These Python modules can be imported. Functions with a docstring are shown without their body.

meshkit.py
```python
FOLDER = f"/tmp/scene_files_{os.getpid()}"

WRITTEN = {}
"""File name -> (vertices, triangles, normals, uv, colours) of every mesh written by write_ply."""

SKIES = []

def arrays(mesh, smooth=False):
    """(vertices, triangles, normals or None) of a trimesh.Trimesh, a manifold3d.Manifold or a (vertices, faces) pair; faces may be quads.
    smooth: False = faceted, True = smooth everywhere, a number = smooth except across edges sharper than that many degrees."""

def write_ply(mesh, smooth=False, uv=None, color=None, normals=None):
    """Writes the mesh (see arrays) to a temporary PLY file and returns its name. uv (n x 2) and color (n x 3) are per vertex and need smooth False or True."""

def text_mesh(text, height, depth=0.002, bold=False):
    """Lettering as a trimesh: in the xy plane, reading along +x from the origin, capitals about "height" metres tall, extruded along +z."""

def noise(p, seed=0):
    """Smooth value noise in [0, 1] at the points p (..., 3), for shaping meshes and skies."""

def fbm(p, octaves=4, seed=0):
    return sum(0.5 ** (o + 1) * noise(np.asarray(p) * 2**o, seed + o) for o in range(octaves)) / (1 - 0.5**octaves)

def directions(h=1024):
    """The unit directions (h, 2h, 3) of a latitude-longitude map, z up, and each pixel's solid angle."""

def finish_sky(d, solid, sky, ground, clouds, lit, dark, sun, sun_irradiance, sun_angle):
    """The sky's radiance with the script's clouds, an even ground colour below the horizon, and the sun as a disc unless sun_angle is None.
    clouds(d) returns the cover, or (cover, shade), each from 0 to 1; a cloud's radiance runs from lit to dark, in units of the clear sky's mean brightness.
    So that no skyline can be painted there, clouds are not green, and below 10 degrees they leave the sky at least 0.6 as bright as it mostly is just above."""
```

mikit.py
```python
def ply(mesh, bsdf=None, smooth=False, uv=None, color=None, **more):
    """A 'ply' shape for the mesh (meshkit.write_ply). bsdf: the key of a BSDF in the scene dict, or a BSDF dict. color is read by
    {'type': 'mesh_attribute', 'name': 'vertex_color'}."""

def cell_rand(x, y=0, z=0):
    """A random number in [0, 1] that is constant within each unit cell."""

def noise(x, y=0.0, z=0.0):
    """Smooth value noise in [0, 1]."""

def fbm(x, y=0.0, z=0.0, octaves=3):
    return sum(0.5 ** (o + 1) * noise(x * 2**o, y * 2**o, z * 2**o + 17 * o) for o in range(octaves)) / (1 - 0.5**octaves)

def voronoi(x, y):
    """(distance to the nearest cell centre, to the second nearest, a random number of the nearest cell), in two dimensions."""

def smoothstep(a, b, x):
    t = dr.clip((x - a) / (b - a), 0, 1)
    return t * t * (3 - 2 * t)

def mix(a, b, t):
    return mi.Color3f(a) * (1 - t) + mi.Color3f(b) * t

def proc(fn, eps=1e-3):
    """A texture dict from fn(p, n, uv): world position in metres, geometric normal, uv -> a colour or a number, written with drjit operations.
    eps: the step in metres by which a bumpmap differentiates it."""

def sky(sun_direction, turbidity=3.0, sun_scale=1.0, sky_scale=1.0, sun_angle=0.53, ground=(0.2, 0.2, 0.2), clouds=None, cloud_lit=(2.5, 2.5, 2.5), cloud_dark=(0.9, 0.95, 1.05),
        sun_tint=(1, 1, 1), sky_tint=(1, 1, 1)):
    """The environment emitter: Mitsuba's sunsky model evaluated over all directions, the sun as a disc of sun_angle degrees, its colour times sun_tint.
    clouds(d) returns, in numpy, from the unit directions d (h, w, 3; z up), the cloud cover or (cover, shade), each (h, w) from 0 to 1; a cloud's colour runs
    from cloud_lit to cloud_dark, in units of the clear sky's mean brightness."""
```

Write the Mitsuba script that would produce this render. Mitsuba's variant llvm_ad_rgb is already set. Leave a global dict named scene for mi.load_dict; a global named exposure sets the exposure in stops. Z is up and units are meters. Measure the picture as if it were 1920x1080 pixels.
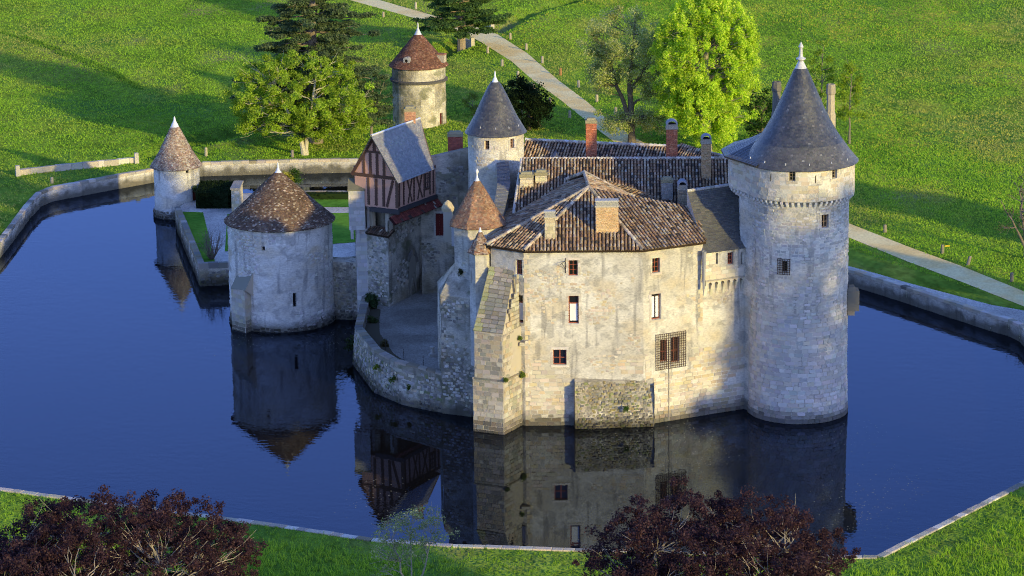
import math, random
import numpy as np, trimesh
import drjit as dr, mitsuba as mi, mikit, meshkit
from mikit import proc, fbm, noise, cell_rand, smoothstep, mix
from scipy.spatial import Delaunay
from shapely.geometry import Polygon, Point, LineString, MultiPoint
import shapely

# ------------------------------------------------------------------ camera, sky, exposure
exposure = 2.36
T = mi.ScalarTransform4f
pitch, roll, CAM = math.radians(14.3), -.01266, np.array([0., 0., 77.])
fw = np.array([0, math.cos(pitch), -math.sin(pitch)])
r0 = np.array([1., 0, 0]); u0 = np.cross(r0, fw)
upv = u0 * math.cos(roll) - r0 * math.sin(roll)
scene, labels = {}, {}
scene['camera'] = {'type': 'perspective', 'fov': 2 * math.degrees(math.atan(960 / 6080)), 'fov_axis': 'x',
                   'near_clip': 1.0, 'far_clip': 6000.0,
                   'to_world': T().look_at(origin=CAM.tolist(), target=(CAM + fw * 100).tolist(), up=upv.tolist())}
SUN = np.array([.643, -.766, .225]); SUN /= np.linalg.norm(SUN)
scene['sky'] = mikit.sky(SUN.tolist(), turbidity=2.6, sun_scale=1.0, sky_scale=1.9, sun_angle=1.5, sun_tint=(.83, 1.01, .80), sky_tint=(.76, .88, 1.68), ground=(.08, .11, .05))

# ------------------------------------------------------------------ materials
def tw(b): return {'type': 'twosided', 'bsdf': b}
VC = {'type': 'mesh_attribute', 'name': 'vertex_color'}
def bump(b, fn, scale=1.0, eps=.01): return {'type': 'bumpmap', 'arbitrary': proc(fn, eps), 'scale': scale, 'bsdf': b}

def wall_color(p, n, uv):
    a = fbm(p.x * .33, p.y * .33, p.z * .33, 4)
    b = fbm(p.x * 1.3 + 7, p.y * 1.3, p.z * 1.3, 4)
    g = fbm(p.x * 8, p.y * 8, p.z * 11, 3)
    s = fbm(p.x * 2.3 + 31, p.y * 2.3, p.z * .22, 3)
    c = mix((.51, .48, .41), (.68, .655, .585), smoothstep(.3, .7, a))
    c = mix(c, (.50, .39, .215), smoothstep(.52, .72, fbm(p.x * .5 + 50, p.y * .5, p.z * .6, 3)) * .4)
    c = mix(c, (.30, .29, .26), smoothstep(.53, .68, b) * .55)
    c = mix(c, (.24, .23, .21), smoothstep(.55, .74, s) * .65)
    c = c * (.66 + .68 * g)
    wet = 1 - smoothstep(.3, 1.35, p.z + (b - .5) * 1.5)
    c = mix(c, (.085, .08, .06), wet * .85)
    return c
def wall_relief(p, n, uv):
    return fbm(p.x * 4, p.y * 4, p.z * 5, 4) + .4 * noise(p.x * 22, p.y * 22, p.z * 22)
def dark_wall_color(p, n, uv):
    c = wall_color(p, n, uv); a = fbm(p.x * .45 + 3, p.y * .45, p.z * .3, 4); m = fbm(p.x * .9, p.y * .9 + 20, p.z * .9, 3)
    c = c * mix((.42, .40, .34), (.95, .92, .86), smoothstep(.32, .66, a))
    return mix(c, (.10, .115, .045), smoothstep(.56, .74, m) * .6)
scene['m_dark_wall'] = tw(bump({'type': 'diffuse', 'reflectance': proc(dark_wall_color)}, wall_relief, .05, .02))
scene['m_pale_wall'] = tw(bump({'type': 'diffuse', 'reflectance': proc(lambda p, n, uv: wall_color(p, n, uv) * mi.Color3f(1.11, 1.13, 1.16))}, wall_relief, .05, .02))
scene['m_wall'] = tw(bump({'type': 'diffuse', 'reflectance': proc(wall_color)}, wall_relief, .05, .02))
def grain(p, n, uv): return fbm(p.x * 11, p.y * 11, p.z * 11, 3)
scene['m_stone'] = tw(bump({'type': 'diffuse', 'reflectance': VC}, grain, .05, .02))
scene['m_matte'] = tw({'type': 'diffuse', 'reflectance': VC})
scene['m_slate'] = tw({'type': 'principled', 'base_color': VC, 'roughness': .42, 'specular': .6})
scene['m_gloss'] = tw({'type': 'principled', 'base_color': VC, 'roughness': .3, 'specular': .5})
scene['m_glass'] = tw({'type': 'principled', 'base_color': {'type': 'rgb', 'value': [.012, .013, .015]}, 'roughness': .08, 'specular': .6})
scene['m_leaf'] = {'type': 'principledthin', 'base_color': VC, 'roughness': .55, 'diff_trans': 1.0, 'eta': 1.35}
def grass_color(p, n, uv):
    a = fbm(p.x * .05, p.y * .05, 0, 4); b = fbm(p.x * .35 + 9, p.y * .18, 1, 4); f = fbm(p.x * 2.6, p.y * 1.3, 2, 3)
    c = mix((.12, .22, .025), (.19, .31, .035), smoothstep(.3, .7, b))
    c = mix(c, (.25, .27, .055), smoothstep(.55, .75, a) * .45)
    c = mix(c, (.30, .27, .11), smoothstep(.58, .78, fbm(p.x * .09 + 40, p.y * .045, 3, 4)) * .6)
    c = mix(c, (.11, .24, .04), smoothstep(.55, .75, fbm(p.x * .16 + 70, p.y * .07, 8, 3)) * .6)
    right = smoothstep(-5, 20, p.x) * smoothstep(.52, .7, fbm(p.x * .2, p.y * .11, 5, 3))
    c = mix(c, (.42, .42, .06), right * .5)
    return c * (.6 + .8 * f)
def grass_relief(p, n, uv): return fbm(p.x * .9, p.y * .9, 0, 4) + .5 * noise(p.x * 5, p.y * 5, 3)
scene['m_grass'] = tw(bump({'type': 'diffuse', 'reflectance': proc(grass_color)}, grass_relief, .35, .05))
def lawn_color(p, n, uv):
    b = fbm(p.x * .3 + 9, p.y * .3, 1, 3); f = fbm(p.x * 3, p.y * 3, 2, 3)
    return mix((.085, .22, .026), (.14, .30, .035), smoothstep(.3, .7, b)) * (.7 + .6 * f)
scene['m_lawn'] = tw({'type': 'diffuse', 'reflectance': proc(lawn_color)})
def gravel_color(p, n, uv):
    b = fbm(p.x * .4 + 9, p.y * .4, 1, 4); f = fbm(p.x * 6, p.y * 6, 2, 3)
    return mix((.90, .66, .27), (.95, .79, .38), smoothstep(.3, .7, b)) * (.78 + .44 * f)
def grey_gravel_color(p, n, uv):
    return mix((.44, .41, .36), (.58, .55, .48), smoothstep(.3, .7, fbm(p.x * .4 + 9, p.y * .4, 1, 4))) * (.75 + .5 * noise(p.x * 9, p.y * 9, 2))
scene['m_grey_gravel'] = tw({'type': 'diffuse', 'reflectance': proc(grey_gravel_color)})
scene['m_court'] = tw({'type': 'diffuse', 'reflectance': proc(lambda p, n, uv: mix((.22, .195, .155), (.33, .30, .245), smoothstep(.3, .7, fbm(p.x * .35 + 9, p.y * .35, 1, 4))) * (.75 + .5 * noise(p.x * 9, p.y * 9, 2)))})
scene['m_gravel'] = tw({'type': 'diffuse', 'reflectance': proc(gravel_color)})
def ripple(p, n, uv):
    w = fbm(p.x * .06, p.y * .06, 3, 2)
    return (fbm(p.x * 1.1 + .6 * p.y, p.y * 1.9, 0, 3) + .35 * noise(p.x * 5, p.y * 6, 5)) * smoothstep(.25, .8, w)
scene['m_water'] = bump({'type': 'plastic', 'diffuse_reflectance': {'type': 'rgb', 'value': [.007, .006, .005]}, 'specular_reflectance': {'type': 'rgb', 'value': [.56, .70, 1.]}, 'int_ior': 1.275, 'ext_ior': 1.0}, ripple, .006, .04)
scene['m_bed'] = {'type': 'diffuse', 'reflectance': {'type': 'rgb', 'value': [.02, .02, .015]}}

# ------------------------------------------------------------------ mesh helpers
rng = np.random.default_rng(7)
class MB:
    "collects vertices, faces and one colour per vertex"
    def __init__(self): self.v, self.f, self.c, self.n = [], [], [], 0
    def add(self, v, f, c=(.5, .5, .5)):
        v = np.asarray(v, float).reshape(-1, 3); f = np.asarray(f, int)
        if f.shape[1] == 4: f = np.vstack([f[:, [0, 1, 2]], f[:, [0, 2, 3]]])
        c = np.asarray(c, float)
        self.v.append(v); self.f.append(f + self.n); self.c.append(np.broadcast_to(c, v.shape).copy()); self.n += len(v)
        return self
    def arrays(self): return np.vstack(self.v), np.vstack(self.f), np.vstack(self.c)
    def tm(self, tri, c=(.5, .5, .5)): return self.add(tri.vertices, tri.faces, c)
    def prism(self, poly, z0, z1, c=(.5, .5, .5)):
        "poly: list of xy; z0,z1 number or per-vertex list"
        poly = np.asarray(poly, float); k = len(poly)
        a = np.c_[poly, np.broadcast_to(z0, k)]; b = np.c_[poly, np.broadcast_to(z1, k)]
        i = np.arange(k); j = (i + 1) % k
        tri = trimesh.creation.triangulate_polygon(Polygon(poly), engine='earcut')
        self.add(np.vstack([a, b]), np.c_[i, j, j + k, i + k], c)
        pts, fs = tri
        d = ((pts[:, None] - poly[None]) ** 2).sum(-1).argmin(1)
        self.add(b, d[fs], c); self.add(a, d[fs][:, ::-1], c)
        return self
    def box(self, c, size, rot=0.0, col=(.5, .5, .5), taper=1.0):
        sx, sy, sz = np.asarray(size) / 2
        v = np.array([[x * sx * (taper if z > 0 else 1), y * sy * (taper if z > 0 else 1), z * sz] for x in (-1, 1) for y in (-1, 1) for z in (-1, 1)])
        R = np.array([[math.cos(rot), -math.sin(rot), 0], [math.sin(rot), math.cos(rot), 0], [0, 0, 1]])
        return self.add(v @ R.T + np.asarray(c), BOXF, col)
    def lathe(self, prof, c, n=24, col=(.5, .5, .5), phase=0.0):
        prof = np.asarray(prof, float); th = np.arange(n) * 2 * np.pi / n + phase
        v = np.concatenate([np.c_[c[0] + r * np.cos(th), c[1] + r * np.sin(th), np.full(n, c[2] + z)] for r, z in prof])
        i = np.arange(n); j = (i + 1) % n; f = []
        for k in range(len(prof) - 1): f.append(np.c_[i + k * n, j + k * n, j + (k + 1) * n, i + (k + 1) * n])
        return self.add(v, np.vstack(f), col)
    def tube(self, pts, rad, n=6, col=(.5, .5, .5)):
        pts = np.asarray(pts, float); rad = np.broadcast_to(rad, len(pts)); d = np.gradient(pts, axis=0)
        d /= np.maximum(np.linalg.norm(d, axis=1, keepdims=True), 1e-9)
        ref = np.where(np.abs(d[:, 2:]) > .9, [[1., 0, 0]], [[0, 0, 1.]])
        a = np.cross(d, ref); a /= np.linalg.norm(a, axis=1, keepdims=True); b = np.cross(d, a)
        th = np.arange(n) * 2 * np.pi / n
        v = (pts[:, None] + rad[:, None, None] * (np.cos(th)[None, :, None] * a[:, None] + np.sin(th)[None, :, None] * b[:, None])).reshape(-1, 3)
        i = np.arange(n); j = (i + 1) % n
        f = np.vstack([np.c_[i + k * n, j + k * n, j + (k + 1) * n, i + (k + 1) * n] for k in range(len(pts) - 1)])
        return self.add(v, f, col)
    def beam(self, p, q, w, d, nrm, col=(.5, .5, .5)):
        "squared timber from p to q, w wide in the wall's plane, d deep along nrm"
        p, q, nrm = np.asarray(p, float), np.asarray(q, float), np.asarray(nrm, float)
        ax = q - p; ax /= np.linalg.norm(ax); s = np.cross(nrm, ax); s /= np.linalg.norm(s)
        v = [e + s * a * w / 2 + nrm * b for e in (p, q) for a in (-1, 1) for b in (0, d)]
        return self.add(v, BOXF, col)
BOXF = np.array([[0, 1, 3, 2], [4, 6, 7, 5], [0, 4, 5, 1], [2, 3, 7, 6], [0, 2, 6, 4], [1, 5, 7, 3]])

used = {}
def newkey(name, parent=None):
    k = name if parent is None else parent + '__' + name
    if k not in used: used[k] = 0; return k
    used[k] += 1
    return newkey(f'{name}_{used[k]:03d}', parent)
def thing(name, label, cat, group=None, kind=None):
    k = newkey(name); labels[k] = {'label': label, 'category': cat}
    if group: labels[k]['group'] = group
    if kind: labels[k]['kind'] = kind
    return k
def put(name, m, mat, parent=None, smooth=False, label=None, kind=None):
    k = newkey(name, parent) if parent is not None or name not in labels else name
    if isinstance(m, MB):
        v, f, c = m.arrays()
    else: v, f, c = m
    scene[k] = mikit.ply((v, f), mat, smooth=smooth, color=c)
    if label or kind:
        labels.setdefault(k, {})
        if label: labels[k]['label'] = label
        if kind: labels[k]['kind'] = kind
    return k
def whole(name, m, mat, label, cat, group=None, kind=None, smooth=False):
    k = thing(name, label, cat, group, kind)
    v, f, c = m.arrays() if isinstance(m, MB) else m
    scene[k] = mikit.ply((v, f), mat, smooth=smooth, color=c)
    return k
def tint(base, s=.12, hue=.04):
    return np.clip(np.asarray(base) * (1 + rng.uniform(-s, s)) * (1 + rng.uniform(-hue, hue, 3)), .01, .9)

# surfaces: S(u, z, d) -> point; u metres along, d metres INTO the wall
def flat(a, b):
    a, b = np.asarray(a[:2], float), np.asarray(b[:2], float); t = (b - a) / np.linalg.norm(b - a); n = np.array([t[1], -t[0]])
    def S(u, z, d=0.):
        u, z, d = np.broadcast_arrays(*[np.asarray(x, float) for x in (u, z, d)])
        return np.stack([a[0] + t[0] * u - n[0] * d, a[1] + t[1] * u - n[1] * d, z], -1)
    S.L = float(np.linalg.norm(b - a)); S.n = np.array([n[0], n[1], 0]); S.t = np.array([t[0], t[1], 0]); S.rot = math.atan2(t[1], t[0])
    return S
def cyl(c, r, batter=None):
    def S(u, z, d=0.):
        u, z, d = np.broadcast_arrays(*[np.asarray(x, float) for x in (u, z, d)])
        th = u / r; rr = r - d + (batter(z) if batter else 0)
        return np.stack([c[0] + rr * np.cos(th), c[1] + rr * np.sin(th), z], -1)
    S.r = r
    return S
def breaks(lo, hi, step, cuts):
    xs = [lo, hi] + [x for x in cuts if lo < x < hi]; xs = sorted(set(np.round(xs, 5))); out = [xs[0]]
    for a, b in zip(xs, xs[1:]):
        k = max(1, int(math.ceil((b - a) / step - 1e-6))); out += list(a + (b - a) * np.arange(1, k + 1) / k)
    return np.array(out)
def wall_grid(mb, S, u0, u1, z0, z1, openings=(), step=.3, amp=.03, depth=.45, col=(.5, .5, .5), closed=False, seed=0):
    us = breaks(u0, u1, step, [x for o in openings for x in o[:2]]); zs = breaks(z0, z1, step, [x for o in openings for x in o[2:4]])
    Ug, Zg = np.meshgrid(us, zs, indexing='ij'); P = S(Ug, Zg, 0.)
    if amp:
        nz = meshkit.noise(P * .9, seed) - .5 + .6 * (meshkit.noise(P * 3.1, seed + 1) - .5)
        if closed: pass
        P = S(Ug, Zg, nz * amp * 2 * (np.abs(Zg - z1) > 1e-6))
    nu, nz_ = len(us), len(zs); idx = np.arange(nu * nz_).reshape(nu, nz_)
    cu, cz = (us[:-1] + us[1:]) / 2, (zs[:-1] + zs[1:]) / 2; keep = np.ones((nu - 1, nz_ - 1), bool)
    for o in openings: keep[np.ix_((cu > o[0]) & (cu < o[1]), (cz > o[2]) & (cz < o[3]))] = False
    f = np.stack([idx[:-1, :-1], idx[1:, :-1], idx[1:, 1:], idx[:-1, 1:]], -1)[keep]
    mb.add(P.reshape(-1, 3), f, col)
    for o in openings:
        a, b, c, d = o[:4]
        ring = [(a, c), (b, c), (b, d), (a, d)]
        v = [S(u, z, .0) for u, z in ring] + [S(u, z, depth) for u, z in ring]
        mb.add(v, [[0, 1, 5, 4], [1, 2, 6, 5], [2, 3, 7, 6], [3, 0, 4, 7]], col)
    return mb
def block(mb, S, u0, u1, z0, z1, proud, col, bev=.03, back=-.03, jit=.0):
    j = rng.uniform(-jit, jit, (4, 2)) if jit else np.zeros((4, 2)); c = [(u0, z0), (u1, z0), (u1, z1), (u0, z1)]
    s = [(1, 1), (-1, 1), (-1, -1), (1, -1)]
    v = [S(u + j[i, 0], z + j[i, 1], -back) for i, (u, z) in enumerate(c)]
    pj = proud * (1 + (rng.uniform(-.35, .35, 4) if jit else np.zeros(4)))
    v += [S(u + j[i, 0] + s[i][0] * bev, z + j[i, 1] + s[i][1] * bev, -pj[i]) for i, (u, z) in enumerate(c)]
    return mb.add(v, [[4, 5, 6, 7], [0, 1, 5, 4], [1, 2, 6, 5], [2, 3, 7, 6], [3, 0, 4, 7]], col)
def courses(S, u0, u1, z0, z1, h, w, holes=(), hj=.12):
    "ashlar cells (u0,u1,z0,z1) in courses, leaving the holes free"
    out, z, row = [], z0, 0
    while z < z1 - .1:
        hh = h * (1 + rng.uniform(-hj, hj)); hh = min(hh, z1 - z); u = u0 - rng.uniform(0, w) 
        while u < u1 - .06:
            ww = w * rng.uniform(.65, 1.4); a, b = max(u, u0), min(u + ww, u1)
            if b - a > .1 and not any(a < o[1] and b > o[0] and z < o[3] and z + hh > o[2] for o in holes): out.append((a, b, z, z + hh))
            u += ww
        z += hh; row += 1
    return out
LIME = [(.58, .53, .44), (.52, .47, .38), (.60, .56, .49), (.47, .42, .33), (.55, .47, .33), (.42, .39, .34)]
DARKLIME = [(.32, .295, .24), (.26, .245, .20), (.37, .335, .27), (.29, .255, .175), (.21, .20, .175)]
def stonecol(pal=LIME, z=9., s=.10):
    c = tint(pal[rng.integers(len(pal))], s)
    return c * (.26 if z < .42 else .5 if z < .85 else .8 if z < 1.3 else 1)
def rubble(mb, S, u0, u1, z0, z1, size, cover, seed, pal=LIME, holes=(), scale=.35, proud=.05):
    "small irregular stones that stand a little proud where the plaster has gone"
    nu, nz = int((u1 - u0) / size), int((z1 - z0) / (size * .75))
    for i in range(nu):
        for k in range(nz):
            u = u0 + (i + .5 + .5 * (k % 2) + rng.uniform(-.3, .3)) * size; z = z0 + (k + .5 + rng.uniform(-.25, .25)) * size * .75
            if u > u1 - size / 2 or z > z1 - size / 2 or any(o[0] - .2 < u < o[1] + .2 and o[2] - .2 < z < o[3] + .2 for o in holes): continue
            P = S(u, z, 0.)
            if meshkit.noise(P * scale, seed) * .7 + meshkit.noise(P * scale * 3.1, seed + 3) * .3 > cover: continue
            a_, b_ = size * .5 * rng.uniform(.65, 1.12), size * .36 * rng.uniform(.7, 1.05); j_ = rng.uniform(-.16, .16, (4, 2)) * size * .7; sg = ((-1, -1), (1, -1), (1, 1), (-1, 1)); pr_ = proud * rng.uniform(.35, 1.15)
            v = [S(u + x * a_ + j_[i_, 0], z + y * b_ + j_[i_, 1], .02) for i_, (x, y) in enumerate(sg)] + [S(u + x * a_ * .78 + j_[i_, 0], z + y * b_ * .72 + j_[i_, 1], -pr_ * rng.uniform(.7, 1.2)) for i_, (x, y) in enumerate(sg)]
            mb.add(v, [[4, 5, 6, 7], [0, 1, 5, 4], [1, 2, 6, 5], [2, 3, 7, 6], [3, 0, 4, 7]], stonecol(pal, z, .14))
    return mb
def window(parent, S, u0, u1, z0, z1, style='cross', depth=.28, frame=(.30, .085, .05), surround=True, col=None, name='window'):
    k = newkey(name, parent); sub = parent.count('__') == 0
    def pt(u, z, d): return S(u, z, d)
    def bar(m, a, b, c, d, c_):
        v = [pt(u, z, e) for e in (depth + .02, depth - .06) for u, z in ((a, c), (b, c), (b, d), (a, d))]
        m.add(v, [[4, 5, 6, 7], [0, 1, 5, 4], [1, 2, 6, 5], [2, 3, 7, 6], [3, 0, 4, 7], [0, 3, 2, 1]], c_)
    g = MB(); g.add([pt(u0, z0, depth + .03), pt(u1, z0, depth + .03), pt(u1, z1, depth + .03), pt(u0, z1, depth + .03)], [[0, 1, 2, 3]])
    put('pane', g, 'm_glass', k)
    m = MB(); t = .07
    if style != 'open':
        for a, b, c, d in ((u0, u1, z0, z0 + t), (u0, u1, z1 - t, z1), (u0, u0 + t, z0 + t, z1 - t), (u1 - t, u1, z0 + t, z1 - t)): bar(m, a, b, c, d, frame)
    if style == 'cross':
        um = (u0 + u1) / 2; bar(m, um - .05, um + .05, z0 + t, z1 - t, frame)
        zm = z0 + (z1 - z0) * .45; bar(m, u0 + t, um - .05, zm - .03, zm + .03, frame); bar(m, um + .05, u1 - t, zm - .03, zm + .03, frame)
    if style == 'small':
        um = (u0 + u1) / 2; bar(m, um - .025, um + .025, z0 + t, z1 - t, frame)
        for q in (.36, .68): zm = z0 + (z1 - z0) * q; bar(m, u0 + t, um - .025, zm - .02, zm + .02, frame); bar(m, um + .025, u1 - t, zm - .02, zm + .02, frame)
    if style == 'blind':
        zm = z0 + (z1 - z0) * .70; bar(m, u0 + t, u1 - t, zm, zm + .1, frame)
        b = MB(); b.add([pt(u0 + .1, z0 + .2, depth - .01), pt(u1 - .1, z0 + .2, depth - .01), pt(u1 - .1, zm, depth - .01), pt(u0 + .1, zm, depth - .01)], [[0, 1, 2, 3]], (.74, .75, .78))
        put('blind', b, 'm_matte', k)
    if style == 'whiteblind':
        b = MB(); um = (u0 + u1) / 2
        for a, c in ((u0 + .09, um - .05), (um + .05, u1 - .09)): b.add([pt(a, z0 + .15, depth - .01), pt(c, z0 + .15, depth - .01), pt(c, z1 - .25, depth - .01), pt(a, z1 - .25, depth - .01)], [[0, 1, 2, 3]], (.74, .75, .78))
        bar(m, um - .05, um + .05, z0 + t, z1 - t, (.05, .04, .04)); put('blind', b, 'm_matte', k)
    if m.n: put('frame', m, 'm_gloss', k)
    if surround:
        ss = MB(); w = .2
        for a, b, c, d, pr in ((u0 - w, u1 + w, z0 - .22, z0 - .005, .06), (u0 - w, u1 + w, z1 + .005, z1 + .24, .035)): block(ss, S, a, b, c, d, pr, stonecol(LIME[:3]), .02)
        z = z0
        while z < z1 - .15:
            zz = min(z + .36, z1)
            for a, b in ((u0 - w * rng.uniform(.8, 1.5), u0 - .004), (u1 + .004, u1 + w * rng.uniform(.8, 1.5))): block(ss, S, a, b, z + .006, zz - .006, .03, stonecol(LIME[:3]), .02)
            z = zz
        put('surround', ss, 'm_stone', k)
    return k
def grille(parent, S, u0, u1, z0, z1, step=.2, d=-.09, name='iron_grille'):
    m = MB(); c = (.085, .055, .04)
    for u in np.arange(u0, u1 + .01, (u1 - u0) / round((u1 - u0) / step)): m.tube([S(u, z0, d), S(u, z1, d)], .024, 4, c)
    for z in np.arange(z0, z1 + .01, (z1 - z0) / round((z1 - z0) / step)): m.tube([S(u, z, d) for u in np.linspace(u0, u1, 6)], .024, 4, c)
    for z in (z0, z1):
        for u in (u0, u1): m.tube([S(u, z, d), S(u, z, .05)], .03, 4, c)
    return put(name, m, 'm_matte', parent)

# ---- roofs
CANAL = [(.38, .265, .165), (.45, .34, .225), (.31, .21, .13), (.50, .41, .285), (.24, .165, .11), (.41, .255, .145)]
def tile_roof(mb, poly, eave, up, pitchw=.29, tl=.40, r=.095, pal=CANAL, base=(.055, .038, .027), overhang=0.):
    "canal tiles: half-round cover tiles in columns up the slope over a dark bed. poly: 3-D corners (planar); eave: along the courses; up: up the slope"
    poly = np.asarray(poly, float); e = np.asarray(eave, float); e /= np.linalg.norm(e); u = np.asarray(up, float); u -= e * (u @ e); u /= np.linalg.norm(u)
    n = np.cross(e, u); n *= np.sign(n[2]); o = poly[0]
    q = np.c_[(poly - o) @ e, (poly - o) @ u]; pg = Polygon(q).buffer(0)
    pts, fs = trimesh.creation.triangulate_polygon(pg, engine='earcut')
    base3 = lambda ab: o + ab[:, :1] * e + ab[:, 1:] * u
    v = base3(pts); mb.add(v, fs, base); mb.add(v - n * .22, fs[:, ::-1], base)
    ring = np.asarray(pg.exterior.coords)[:-1]; k = len(ring); i = np.arange(k); j = (i + 1) % k
    mb.add(np.vstack([base3(ring), base3(ring) - n * .22]), np.c_[i, j, j + k, i + k], base)
    x0, y0, x1, y1 = pg.bounds; x = x0 + pitchw * .5; th = np.linspace(0, np.pi, 5)
    V, F, C, cnt = [], [], [], 0
    q5 = np.arange(4); f1 = np.c_[q5, q5 + 1, q5 + 6, q5 + 5]
    while x < x1:
        seg = pg.intersection(LineString([(x, y0 - 1), (x, y1 + 1)]))
        for g in getattr(seg, 'geoms', [seg]):
            if g.length < .15 or g.geom_type != 'LineString': continue
            a, b = sorted(c[1] for c in g.coords); y = a - rng.uniform(0, .05) - overhang; col0 = rng.uniform(.85, 1.15)
            while y < b:
                y2 = min(y + tl, b); xs = x + rng.normal(0, .012); c = tint(pal[rng.integers(len(pal))], .13) * col0
                if rng.random() < .025: c = tint((.48, .43, .33), .1)
                if rng.random() < .08: c = tint((.10, .085, .07), .2)
                ra, rb, la, lb = r * rng.uniform(1.0, 1.15), r * .86, .035 + rng.uniform(0, .025), .008
                for rr, yy, ll in ((ra, y - .03, la), (rb, y2, lb)):
                    V.append(o + e * (xs + rr * np.cos(th))[:, None] + u * yy + n * (ll + rr * .95 * np.sin(th))[:, None])
                V.append(V[-2] * .45 + (o + e * xs + u * (y - .03) + n * .0) * .55)
                F.append(f1 + cnt); F.append(np.c_[q5 + 1, q5, q5 + 10, q5 + 11] + cnt); C.append(np.repeat(c[None], 10, 0)); C.append(np.repeat((c * .35)[None], 5, 0)); cnt += 15
                y = y2
        x += pitchw * rng.uniform(.97, 1.03)
    if V: mb.add(np.concatenate(V), np.concatenate(F), np.concatenate(C))
    return mb
def ridge_tiles(mb, p, q, r=.15, pal=CANAL, lift=.04):
    p, q = np.asarray(p, float), np.asarray(q, float); L = np.linalg.norm(q - p); k = max(1, int(L / .4))
    for i in range(k):
        a, b = p + (q - p) * i / k, p + (q - p) * (i + 1.1) / k; c = tint(pal[rng.integers(len(pal))], .2) * rng.uniform(.9, 1.5)
        mb.tube([a + [0, 0, lift - .02], b + [0, 0, lift - .05]], [r * 1.08, r * .92], 8, np.clip(c, 0, .7))
    return mb
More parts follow.
